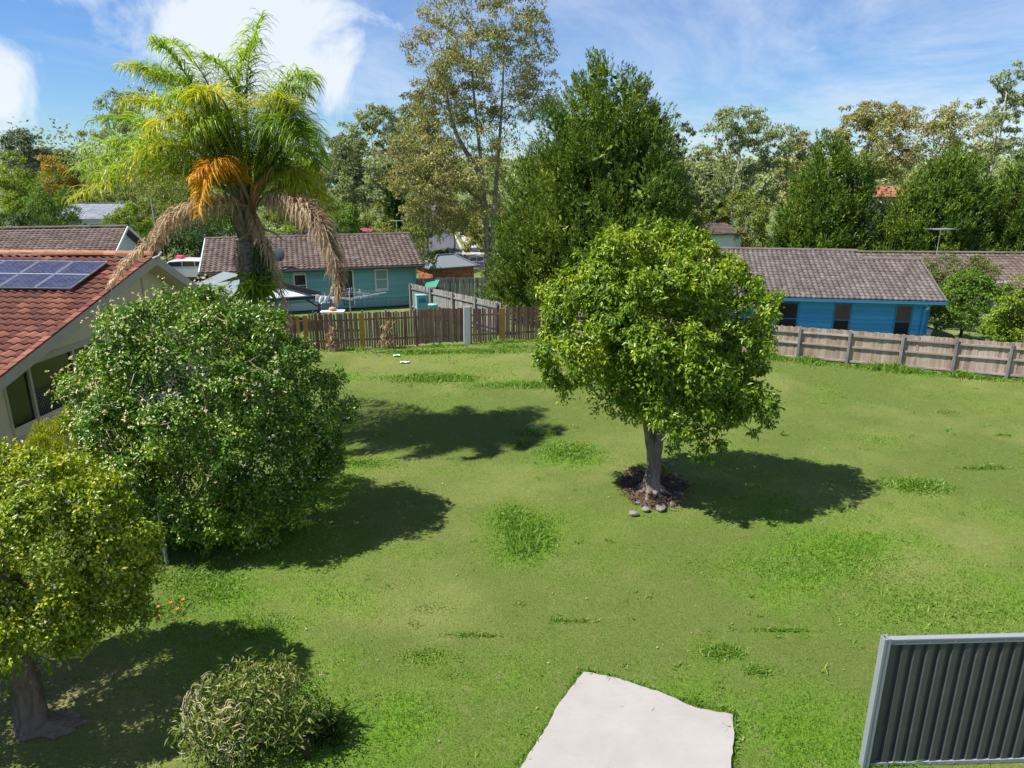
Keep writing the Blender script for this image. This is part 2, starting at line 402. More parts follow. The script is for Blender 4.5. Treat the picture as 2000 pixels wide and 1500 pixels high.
    # rank growth along the foot of the fence on the far side
    k = 6500; s = rng.random(k)*21+6; off = np.abs(rng.normal(size=k))*.32
    cl = vnoise(s, s*0, .8, 40)
    xs.append(FC.x+FR.x*s-(-FR.y)*-0+FR.y*off); ys.append(FC.y+FR.y*s-FR.x*off-.06); hs.append((.08+.38*cl**2)*(.4+.8*rng.random(k)))
    k = 2200; s = rng.random(k); xs.append(BL.x+(FC.x-BL.x)*s); ys.append(BL.y+(FC.y-BL.y)*s-.08-np.abs(rng.normal(size=k))*.25); hs.append(.05+.16*vnoise(s*18, s*0, 1.2, 41)**2*rng.random(k)*2)
    x = np.concatenate(xs); y = np.concatenate(ys); h = np.concatenate(hs)
    ok = y < yfence(x)-.03; x, y, h = x[ok], y[ok], h[ok]
    t2 = NT('weed_blade'); t2.rough(.5).spec(.35)
    c = t2.ramp(t2.island(), [(0, (.10, .21, .02)), (.6, (.17, .33, .03)), (1, (.30, .41, .07))]); t2.col(c)
    tr = t2.n('ShaderNodeBsdfTranslucent'); t2.lk(c, tr.inputs[0]); ms = t2.n('ShaderNodeMixShader'); ms.inputs[0].default_value = .5
    t2.lk(t2.b.outputs[0], ms.inputs[1]); t2.lk(tr.outputs[0], ms.inputs[2]); t2.lk(ms.outputs[0], t2.out.inputs[0])
    M['weed'] = t2.mat
    tag(blades(x, y, h, .012+.001*y+.02*h, t2.mat, 'weeds', 1.7, seg=2), 'bright tufts of taller weeds in patches over the lot', 'weeds', kind='stuff')
grass()

def terrain():
    t = NT('ground_cover'); t.rough(.95).spec(.1)
    n = t.noise(.12, 6, .65, vec=t.wpos()); n2 = t.noise(2.2, 6, .7, vec=t.wpos())
    c = t.ramp(t.math('ADD', t.math('MULTIPLY', n, .6), t.math('MULTIPLY', n2, .4)), [(.3, (.06, .11, .025)), (.5, (.11, .16, .045)), (.62, (.22, .20, .10)), (.75, (.26, .20, .13))])
    t.col(c); t.bump(n2, .5, .1)
    xs = np.concatenate([np.linspace(-2500, -120, 16), np.linspace(-100, 110, 64), np.linspace(140, 2500, 16)])
    ys = np.concatenate([np.linspace(-60, 30, 8), np.linspace(33, 140, 46), np.linspace(160, 600, 20), np.linspace(700, 3500, 14)])
    X, Y = np.meshgrid(xs, ys, indexing='ij'); Z = np.vectorize(tz)(X, Y)-.06
    V = np.stack([X, Y, Z], -1).reshape(-1, 3); ny = len(ys)
    i, j = np.meshgrid(np.arange(len(xs)-1), np.arange(ny-1), indexing='ij'); a = (i*ny+j).ravel()
    tag(npmesh('ground', V, np.stack([a, a+ny, a+ny+1, a+1], 1), t.mat, smooth=True), kind='structure')
terrain()
def strip(name, pts, width, mat, lift, kind='structure', n=24):
    """a ribbon laid over the terrain"""
    m = MB(); P = []
    for a, b in zip(pts[:-1], pts[1:]):
        for k in range(n): P.append(Vector(a).lerp(Vector(b), k/n))
    P.append(Vector(pts[-1]))
    for i in range(len(P)-1):
        q = []
        for k, s in ((i, -1), (i, 1), (i+1, 1), (i+1, -1)):
            d = (P[min(k+1, len(P)-1)]-P[max(k-1, 0)]); d.z = 0; d.normalize(); r = Vector((d.y, -d.x, 0))
            p = P[k]+r*s*width/2; q.append((p.x, p.y, tz(p.x, p.y)+lift))
        m.poly(q)
    o = m.build(name, mat); tag(o, kind=kind); return o
M['asphalt'] = surf('asphalt', (.085, .085, .095), .9, .2, 1.5, bump=.3)
M['concrete'] = surf('concrete', (.40, .37, .33), .85, .15, 2, bump=.2)
M['dry_verge'] = surf('dry_verge', (.30, .25, .14), .95, .3, .8)
RA = G(905, 508, -3.4); RB = G(868, 430, -3.4)
strip('verge', [(RA.x-30, RA.y+1, 0), (RA.x+34, RA.y-2, 0)], 19, M['dry_verge'], .0)
strip('road', [(RA.x-45, RA.y+2, 0), (RA.x+45, RA.y-2.5, 0)], 8, M['asphalt'], .03)
strip('side_road', [(RA.x-3.5, RA.y+4, 0), (RB.x-3, RB.y, 0), (RB.x-22, RB.y+120, 0)], 6.4, M['asphalt'], .034)
strip('kerb', [(RA.x-.1, RA.y+5, 0), (RB.x+.4, RB.y, 0)], .3, M['concrete'], .12)
strip('footpath', [(RA.x+1.6, RA.y+5, 0), (RB.x+2.1, RB.y, 0)], 1.4, M['concrete'], .05)
strip('street', [(-70, 58, 0), (-14, 62, 0)], 7, M['asphalt'], .03)
RR = G(1490, 462, -3.4); strip('far_road', [(RR.x-20, RR.y+4, 0), (RR.x+40, RR.y-6, 0)], 7, M['asphalt'], .03)

# ------------------------------------------------------------------ concrete slab and tin fence in front
def slab():
    t = NT('pale_concrete'); t.rough(.85).spec(.25)
    n = t.noise(1.3, 6, .65); n2 = t.noise(1, 5, .7, vec=t.scaled(t.pos(), (3, 14, 1)), dist=.8)
    c = t.ramp(n, [(.25, (.28, .26, .24)), (.7, (.34, .322, .30))])
    c = t.mix(t.mapr(n2, .55, .8, 0, .45), c, (.24, .215, .20)); c = t.mix(t.mapr(t.noise(.9, 6, .7, dist=.6), .55, .7, 0, .5), c, (.27, .245, .22)); c = t.mix(t.mapr(t.noise(55, 3, .6), .62, .72, 0, .5), c, (.2, .18, .165)); t.col(c); t.bump(t.noise(60, 4, .6), .25, .01)
    key = [(1140,1312),(1200,1322),(1290,1352),(1360,1382),(1432,1395),(1434,1440),(1428,1500),(1428,1640),(930,1640),(1015,1500),(1055,1440),(1078,1400),(1083,1385)]
    pts = []; r = random.Random(5)
    for i, a in enumerate(key):
        b = key[(i+1) % len(key)]; n = max(2, int(math.hypot(b[0]-a[0], b[1]-a[1])/9))
        for k in range(n):
            p = G(a[0]+(b[0]-a[0])*k/n, a[1]+(b[1]-a[1])*k/n, .09); pts.append((p.x+r.uniform(-.012, .012), p.y+r.uniform(-.012, .012), -.08))
    m = MB(); m.prism(pts[::-1], (0, 0, .17)); o = m.build('concrete_slab', t.mat)
    tag(o, 'pale rough edged concrete slab set in the lawn', 'slab', kind='structure')
slab()
def tin_fence():
    paint = surf('grey_steel_paint', (.055, .060, .064), .45, .10, 2, spec=.5, dirt=(.085, .085, .08))
    trim = surf('grey_steel_trim', (.23, .25, .27), .35, .06, 2, spec=.5)
    e = empty('steel_fence', (4.93, 7.94, 0), math.atan2(.07, 1.83), 'slate grey ribbed steel fence panel beside the concrete slab', 'fence')
    H = 2.1; L = 7.2; bay = 2.35
    for b in range(3):
        m = MB(); x = b*bay+.05; end = (b+1)*bay-.04; P = []
        while x < end:   # trapezoid ribs
            for dx, dy in ((0, .0), (.075, .0), (.1, .045), (.145, .045), (.17, .0)):
                if x+dx <= end: P.append((x+dx, dy))
            x += .171
        for (xa, ya), (xb, yb) in zip(P[:-1], P[1:]):
            if abs(xb-xa) < 1e-4: continue
            m.prism([(xa, ya, .07), (xb, yb, .07), (xb, yb, H-.05), (xa, ya, H-.05)], (0, .004, 0))
        m.build('ribbed_sheet', paint, e)
        for x_ in np.arange(b*bay+.22, (b+1)*bay-.1, .342):     # fixing screws through the rails
            for z_ in (H-.045, .065): q = MB(); q.tube([(x_, -.012, z_), (x_, -.018, z_)], .009, 6); q.build('screw', trim, e)
        m = MB(); m.box((b*bay+.03, -.012, H-.07), ((b+1)*bay-.03, .057, H)); m.box((b*bay+.03, -.018, H-.008), ((b+1)*bay-.03, .063, H+.012)); m.build('top_rail', trim, e)
        m = MB(); m.box((b*bay+.03, -.012, .03), ((b+1)*bay-.03, .057, .09)); m.build('bottom_rail', trim, e)
    for b in range(4):
        x = b*bay; m = MB()
        m.box((x-.03, -.03, -.2), (x+.03, -.012, H+.03)); m.box((x-.03, .058, -.2), (x+.03, .075, H+.03)); m.box((x-.008, -.012, -.2), (x+.008, .058, H+.03))
        m.box((x-.065, -.035, -.2), (x-.03, -.018, H+.03)); m.box((x-.065, -.018, -.2), (x-.05, .07, H+.03))
        m.build('post', trim, e, bevel=.002)
tin_fence()

# ------------------------------------------------------------------ timber fences
def pal_mesh(name, w, h, t, rs, pointed=False):
    m = MB(); a = rs.uniform(-.012, .012); b = rs.uniform(-.012, .012)
    bot = rs.uniform(0, .015)
    P = [(-w/2, 0, bot), (w/2, 0, bot), (w/2, 0, h+a), (0, 0, h+(a+b)/2+rs.uniform(-.005, .01)), (-w/2, 0, h+b)]
    m.prism(P, (0, t, 0)); return m.mesh(name)
def paling_fence(label, A, B, h, pw, gap, matp, posts, railsides, matpost, zs=(.3, .85, 1.4), group=None, z0=0, jitter=.01, lean=.0, skip=(), rail_front=True, colors=None, hvar=.02):
    A = Vector(A); B = Vector(B); d = B-A; L = d.length; rz = math.atan2(d.y, d.x)
    e = empty('timber_fence', (A.x, A.y, z0), rz, label, 'fence', group); rs = random.Random(int(abs(A.x)*97)+3)
    meshes = [pal_mesh('paling', pw, h, .016, rs) for _ in range(8)]
    for me in meshes: me.materials.append(matp)
    x = pw/2; k = 0
    while x < L:
        if not any(a <= x <= b for a, b in skip):
            o = bpy.data.objects.new('paling', meshes[rs.randrange(8)]); COL.objects.link(o); o.parent = e
            o.location = (x, rs.uniform(-.004, .004), rs.uniform(-hvar, hvar)); o.rotation_euler = (rs.uniform(-.01, .01)+lean, rs.uniform(-jitter, jitter), 0)
        x += pw+gap*(.4+1.2*rs.random()); k += 1
    sy = -.045 if rail_front else .035
    ps = posts
    for z in zs:
        for a, b in zip(ps[:-1], ps[1:]):
            m = MB(); s = rs.uniform(-.012, .012); m.beam((a, sy, z+s), (b-.01, sy, z-s), .045, .075); m.build('rail', M['rail_w'] if matp is M['pal_grey'] else matpost, e)
    for p in ps:
        m = MB(); m.box((p-.05, sy-.085, -.3), (p+.05, sy-.01, h+rs.uniform(-.02, .06))); m.build('post', matpost, e, bevel=.006)
    return e
M['pal_dark'] = wood('paling_dark', [(.1, (.15, .078, .060)), (.5, (.25, .142, .112)), (.9, (.36, .235, .19))])
M['pal_grey'] = wood('paling_weathered', [(.1, (.25, .18, .135)), (.5, (.38, .295, .23)), (.9, (.50, .41, .34))], stain=(.22, .14, .11))
M['pal_grey2'] = wood('paling_old_grey', [(.1, (.16, .155, .14)), (.5, (.25, .245, .225)), (.9, (.34, .33, .30))])
M['post_grey'] = wood('post_grey', [(.1, (.13, .125, .12)), (.5, (.22, .21, .20)), (.9, (.32, .30, .28))])
M['post_new'] = wood('post_yellow', [(.1, (.30, .17, .05)), (.5, (.42, .25, .08)), (.9, (.52, .33, .12))])
M['rail_w'] = wood('rail_weathered', [(.1, (.26, .21, .17)), (.5, (.36, .31, .26)), (.9, (.45, .40, .35))], axis=0)
M['orange_wood'] = wood('gate_wood', [(.1, (.30, .13, .05)), (.9, (.45, .22, .09))])

def back_fence():
    A = BL; B = FC; d = (B-A); L = d.length; u = d.normalized()
    def s_at(px):   # distance along the fence where a picture column meets it
        r = ray(px, 690); # intersect column plane with the fence line
        k = r.x/r.y
        # A.x + u.x*s = k'*(A.y+u.y*s) using ground pixels on the fence foot
        lo, hi = -4.0, L+2
        for _ in range(40):
            mid = (lo+hi)/2; p = A+u*mid; zc = p.y*CT+CAMH*ST; q = 1000+p.x/zc*FPX
            if q < px: lo = mid
            else: hi = mid
        return lo
    s = s_at
    H = 1.76
    e = empty('timber_fence', (A.x, A.y, 0), math.atan2(u.y, u.x), 'dark brown paling fence with gaps and odd yellow boards across the back', 'fence')
    rs = random.Random(12)
    loose = [pal_mesh('paling', .095, H-.12, .016, rs) for _ in range(8)]
    for me in loose: me.materials.append(M['pal_dark'])
    xs0 = -3.2
    segs = [(-3.2, s(583), .10, .02), (s(607), s(703), .10, .016), (s(716), s(817), .10, .020), (s(817), s(906), .10, .004), (s(919), s(975), .085, .026), (s(988), s(1064), .095, .022)]
    for a, b, pw, gap in segs:
        x = a+pw/2
        while x < b-.03:
            o = bpy.data.objects.new('paling', loose[rs.randrange(8)]); COL.objects.link(o); o.parent = e
            dense = gap < .01
            o.location = (x, rs.uniform(-.006, .006), .08+rs.uniform(-.03, .03)+(.05 if dense else 0)); o.rotation_euler = (rs.uniform(-.015, .015), rs.uniform(-.02, .02)*(.3 if dense else 1), 0)
            x += .095+gap*(.5+rs.random())
    for a, b in ((583, 590), (596, 606), (704, 715), (975, 987)):
        m = MB(); m.box((s(a), -.01, .03), (s(b), .02, H-.02-rs.uniform(0, .08))); m.build('board', M['post_new'], e)['label'] = 'new yellow timber board'
    # rails behind, grey posts
    for z in (.45, 1.4):
        ps = [-3.2, s(622), s(712), s(815), s(905), s(985), s(1064)]
        for a, b in zip(ps[:-1], ps[1:]):
            m = MB(); m.beam((a, .045, z), (b-.01, .045, z+rs.uniform(-.02, .02)), .045, .08); m.build('rail', M['pal_dark'], e)
    for px in (622, 712, 757, 815, 921, 990):
        m = MB(); m.box((s(px)-.045, .075, -.2), (s(px)+.045, .16, H+.04)); m.build('post', M['post_grey'], e, bevel=.005)
    # orange gate at the corner end
    m = MB(); m.box((s(1066), -.03, .1), (s(1069), .02, H-.15)); m.build('gate_edge', M['orange_wood'], e)
    for k in range(4):
        a = s(1069)+k*.13; m = MB(); m.box((a, -.02, .12), (a+.12, .0, H-.2)); m.build('gate_board', M['orange_wood'], e)
    m = MB(); m.box((s(1066), -.1, .06), (s(1086), -.0205, .13)); m.build('timber_sleeper', M['orange_wood'], e)
    # leaning corrugated sheet
    p = A+u*s(912); z = surf('galvanised', (.60, .61, .62), .6, .14, 3, metal=.0)
    m = MB(); pts = [((i/24-.5)*.34, .018*math.sin(i*math.pi/2.0)) for i in range(25)]
    for (xa, ya), (xb, yb) in zip(pts[:-1], pts[1:]): m.prism([(xa, ya, 0), (xb, yb, 0), (xb, yb, 1.86), (xa, ya, 1.84)], (0, .003, 0))
    o = m.build('corrugated_sheet', z); o.location = (p.x, p.y-.12, .01); o.rotation_euler = (-.03, .02, math.atan2(u.y, u.x))
    tag(o, 'narrow upright sheet of pale corrugated iron leaning on the dark fence', 'metal sheet')
    return s
fence_s = back_fence()
def far_fence():
    L0 = 0.0; L1 = 24.5
    B = FC+FR*L1
    def s(px):
        lo, hi = 0, 40
        for _ in range(40):
            mid = (lo+hi)/2; p = FC+FR*mid; zc = p.y*CT+CAMH*ST; q = 1000+p.x/zc*FPX
            if q < px: lo = mid
            else: hi = mid
        return lo
    posts = [.1, 2.5, 4.9, 7.3]+[s(p) for p in (1556, 1652, 1754, 1857, 1963)]
    posts += [posts[-1]+2.4]; posts = [p for p in posts if p < L1]
    posts = sorted(posts); posts = [p for i, p in enumerate(posts) if i == 0 or p-posts[i-1] > .8]
    paling_fence('weathered grey brown paling fence with posts in front of the blue house', FC, B, 1.47, .096, .004, M['pal_grey'], posts, 1, M['post_grey'], zs=(.16, .78, 1.26), jitter=.006)
far_fence()
# fences behind the teal house's side yard
paling_fence('old silvery paling fence running back beside the teal house', (-5.9, 41.4, 0), (-.6, 35.2, 0), 1.62, .11, .006, M['pal_grey2'], [0, 2.1, 4.2, 6.2, 8.0], 1, M['post_grey'], zs=(.3, 1.35), z0=0)
paling_fence('grey paling fence in front of the brick garage', (-6.6, 43.6, 0), (-1.3, 44.2, 0), 1.6, .11, .006, M['pal_grey2'], [0, 2.6, 5.2], 1, M['post_grey'], zs=(.3, 1.3), rail_front=False)
paling_fence('short grey paling fence returning toward the big cypress', (-1.3, 44.2, 0), (2.2, 41.2, 0), 1.6, .11, .006, M['pal_grey2'], [0, 2.2, 4.4], 1, M['post_grey'], zs=(.3, 1.3), rail_front=False)

# ------------------------------------------------------------------ roofs and walls
def tile_shape(w, l, amp=.03, thick=.045, n=6):
    """one interlocking tile: rolled profile across x, butt edge at y=0, running up y"""
    V = []; F = []
    for j, (y, zz) in enumerate(((0, thick), (l, 0))):
        for i in range(n+1):
            x = w*i/n; V.append((x, y, zz+amp*(.5-.5*math.cos(2*math.pi*(i/n*1.0)))))
    for i in range(n+1): V.append((w*i/n, 0, -.012+amp*(.5-.5*math.cos(2*math.pi*i/n))*.5))
    for i in range(n):
        F.append((i, i+1, n+1+i+1, n+1+i)); F.append((2*n+2+i, 2*n+2+i+1, i+1, i))
    return np.array(V), np.array(F)
def roof_mat(name, stops, moss=None, spec=.25):
    t = NT(name); t.rough(.8).spec(spec)
    f = t.math('ADD', t.math('MULTIPLY', t.island(), .4), t.math('MULTIPLY', t.noise(1.1, 3, .55, vec=t.wpos()), .6))
    c = t.ramp(f, stops); c = t.mix(t.mapr(t.noise(14, 5, .75, vec=t.wpos(), dist=.5), .55, .75, 0, .5), c, moss or tuple(x*.5 for x in stops[0][1]))
    c = t.mix(t.mapr(t.noise(17, 4, .7, vec=t.wpos()), .64, .72, 0, .6), c, tuple(min(.5, x*2.2+.06) for x in stops[1][1]))
    t.col(c); t.bump(t.noise(40, 4, .6, vec=t.wpos()), .4, .006); return t.mat
def slope_tiles(parent, O, a, b, La, Lb, tw, tl, mat, clip=None, single=0, score=None, amp=.03, seed=0):
    """tiles on the plane O + s*a + t*b (a along the eave, b up the slope); single = how many become parts of their own"""
    O = Vector(O); a = Vector(a).normalized(); b = Vector(b).normalized(); nrm = a.cross(b).normalized()
    V, F = tile_shape(tw, tl*1.1, amp); rs = np.random.default_rng(seed)
    R = np.array([a, b, nrm]).T
    spots = []
    for j in range(int(Lb/tl)):
        for i in range(int(La/tw)):
            s = i*tw; t_ = j*tl
            if clip and not clip(s+tw/2, t_+tl/2): continue
            spots.append((s, t_))
    S = []
    for s, t_ in spots:
        p = O+a*s+b*t_; S.append(p)
    order = list(range(len(spots)))
    if single: order.sort(key=lambda k: score(S[k])); ind = set(order[:single])
    else: ind = set()
    if ind:
        me = bpy.data.meshes.new('roof_tile'); me.from_pydata([tuple(v) for v in V], [], [tuple(int(q) for q in f) for f in F]); me.materials.append(mat)
        me.polygons.foreach_set('use_smooth', [f % 2 == 0 for f in range(len(F))]); me.update()
        Mx = Matrix((( a.x, b.x, nrm.x), (a.y, b.y, nrm.y), (a.z, b.z, nrm.z))).to_4x4()
        for k in ind:
            o = bpy.data.objects.new('roof_tile', me); COL.objects.link(o); o.parent = parent
            o.matrix_local = Matrix.Translation(S[k]) @ Mx @ Matrix.Rotation(float(rs.normal())*.006, 4, 'Z')
    rest = [k for k in range(len(spots)) if k not in ind]
    if rest:
        P = np.array([S[k] for k in rest]); jit = rs.normal(size=(len(rest), 1, 1))*.004
        VV = (V[None]+np.array([0, 0, 1])*jit) @ R.T + P[:, None, :]
        FF = F[None]+(np.arange(len(rest))*len(V))[:, None, None]
        o = npmesh('roof_tiles', VV.reshape(-1, 3), FF.reshape(-1, 4), mat, parent); o['kind'] = 'stuff'
def ridge_caps(parent, A, B, mat, r=.12, step=.4, name='ridge_tile'):
    A = Vector(A); B = Vector(B); d = B-A; n = max(1, int(d.length/step)); u = d.normalized(); side = u.cross(Vector((0, 0, 1))).normalized(); up = side.cross(u)
    for k in range(n):
        m = MB(); p = A+d*(k/n); q = A+d*((k+1.06)/n)
        for i in range(6):
            a0 = math.pi*i/6; a1 = math.pi*(i+1)/6
            f = lambda c, a, s: c+side*math.cos(a)*r*s+up*math.sin(a)*r*.75*s
            m.prism([f(p, a0, 1.14), f(p, a1, 1.14), f(q, a1, .95), f(q, a0, .95)], tuple(-up*.015))
        m.build(name, mat, parent)
def window(parent, x0, x1, z0, z1, fm, gm, y=0, bars=(), vbars=(), fw=.07, sill=True, name='window', curtain=None):
    """frame proud of the wall (facing -y), glass set back"""
    m = MB(); d0, d1 = y-.035, y+.05
    m.box((x0-fw, d0, z0-fw), (x0, d1, z1+fw)); m.box((x1, d0, z0-fw), (x1+fw, d1, z1+fw))
    m.box((x0, d0, z1), (x1, d1, z1+fw)); m.box((x0, d0, z0-fw), (x1, d1, z0))
    w = m.build(name, fm, parent)
    g = MB(); g.box((x0, y-.014, z0), (x1, y-.004, z1)); g.build('pane', gm, w)
    for b in bars: q = MB(); q.box((x0, y-.03, b-.02), (x1, y-.0145, b+.02)); q.build('glazing_bar', fm, w)
    for b in vbars: q = MB(); q.box((b-.02, y-.031, z0), (b+.02, y-.0145, z1)); q.build('glazing_bar', fm, w)
    if sill: q = MB(); q.box((x0-fw-.03, y-.09, z0-fw-.04), (x1+fw+.03, y-.002, z0-fw)); q.build('sill', fm, w)
    return w
def board_paint(name, col, fade):
    t = NT(name); t.rough(.55).spec(.3)
    f = t.math('ADD', t.math('MULTIPLY', t.island(), .5), t.math('MULTIPLY', t.noise(1.5, 6, .7, vec=t.scaled(t.pos(), (1, 1, 6))), .5))
    c = t.ramp(f, [(.2, tuple(x*.82 for x in col)), (.8, tuple(min(1, x*1.14) for x in col))])
    t.col(t.mix(t.mapr(t.noise(2.4, 5, .7, dist=.4), .5, .75, 0, .35), c, fade)); return t.mat
def boards(parent, x0, x1, z0, z1, bh, mat, holes=(), y=0):
    """lapped weatherboards on a wall facing -y, cut round the openings"""
    z = z0; 
    while z < z1-.02:
        zt = min(z+bh, z1); cuts = sorted((a, b) for a, b, c, d in holes if c < zt-.01 and d > z+.01)
        x = x0; spans = []
        for a, b in cuts:
            if a > x: spans.append((x, a))
            x = max(x, b)
        if x < x1: spans.append((x, x1))
        for a, b in spans:
            m = MB(); m.prism([(a, y-.05, z), (a, y, z), (a, y, zt), (a, y-.006, zt)], (b-a, 0, 0)); m.build('weatherboard', mat, parent)
        z = zt

M['tile_brown'] = roof_mat('tile_brown', [(.2, (.092, .066, .054)), (.5, (.142, .104, .086)), (.8, (.21, .162, .135))], (.07, .055, .05))
M['tile_grey'] = roof_mat('tile_greybrown', [(.2, (.085, .069, .062)), (.5, (.128, .106, .097)), (.8, (.185, .157, .145))], (.07, .062, .06))
M['tile_red'] = roof_mat('tile_red', [(.2, (.075, .028, .022)), (.5, (.15, .052, .034)), (.8, (.29, .12, .072))], (.06, .045, .04))
M['tile_slate'] = roof_mat('tile_slate', [(.2, (.20, .22, .26)), (.5, (.28, .30, .345)), (.8, (.36, .38, .42))], (.2, .21, .24))
M['ridge_red'] = roof_mat('ridge_terracotta', [(.2, (.22, .085, .05)), (.5, (.34, .14, .08)), (.8, (.46, .23, .14))], (.16, .09, .065))
M['teal_board'] = board_paint('teal_board_paint', (.19, .42, .42), (.30, .42, .40))
M['blue_board'] = board_paint('blue_board_paint', (.065, .36, .60), (.16, .40, .55))
M['teal'] = surf('teal_paint', (.19, .42, .42), .6, .06, 1.2, spec=.3)
M['white'] = surf('white_paint', (.72, .73, .72), .5, .05, 3)
M['pale_blue'] = surf('pale_blue_paint', (.55, .62, .66), .6, .06, 2)
M['dark'] = surf('dark_timber_paint', (.035, .032, .032), .55, .15, 3)
M['blue'] = surf('blue_paint', (.065, .36, .60), .5, .05, 1.2, spec=.35)
M['blue_dark'] = surf('blue_trim', (.04, .20, .36), .45, .06, 2)
M['glass'] = glass('window_glass')
M['glass_pale'] = surf('curtained_glass', (.22, .33, .34), .15, .08, 2, spec=.8)
M['glass_brown'] = surf('blind_behind_glass', (.12, .085, .07), .12, .2, 2.5, spec=.8)
M['tin_grey'] = surf('grey_steel_roof', (.15, .175, .19), .7, .06, 1, spec=.5)
M['tin_pale'] = surf('pale_grey_sheet', (.17, .20, .21), .75, .07, 1, spec=.2)
M['metal'] = surf('galvanised_steel', (.5, .52, .55), .35, .1, 5, metal=.6)
M['black'] = surf('black_plastic', (.02, .02, .022), .5, .1, 5)
def brick_mat():
    t = NT('brick_wall'); t.rough(.9).spec(.15)
    c = t.ramp(t.island(), [(0, (.20, .075, .04)), (.5, (.34, .13, .06)), (1, (.44, .20, .10))]); t.col(c); return t.mat
M['brick'] = brick_mat(); M['mortar'] = surf('mortar', (.33, .28, .23), .9, .1, 5)

def gable_house(name, label, org, phi, L, ye, zeave, yr, zr, depth, tile, seed, skew=0, z0=0, xl=None, lowwing=None, cat='house', single=0):
    """shared shell: local x along the eave (0 at the near right corner, house to -L), y away from the lot. returns the empty"""
    e = empty(name, (org[0], org[1], z0), math.radians(phi), label, cat)
    sl = math.hypot(yr, zr-zeave); b = Vector((0, yr, zr-zeave))
    # roof decks (tiles lie on the near one)
    roof = MB()
    roof.prism([(-L, 0, zeave-.03), (0, 0, zeave-.03), (0, yr, zr-.03), (-L, yr, zr-.03)], (0, 0, -.06))
    roof.prism([(-L, 2*yr, zeave-.03), (-L, yr, zr-.031), (0, yr, zr-.031), (0, 2*yr, zeave-.03)], (0, 0, -.06))
    return e, roof, sl, b

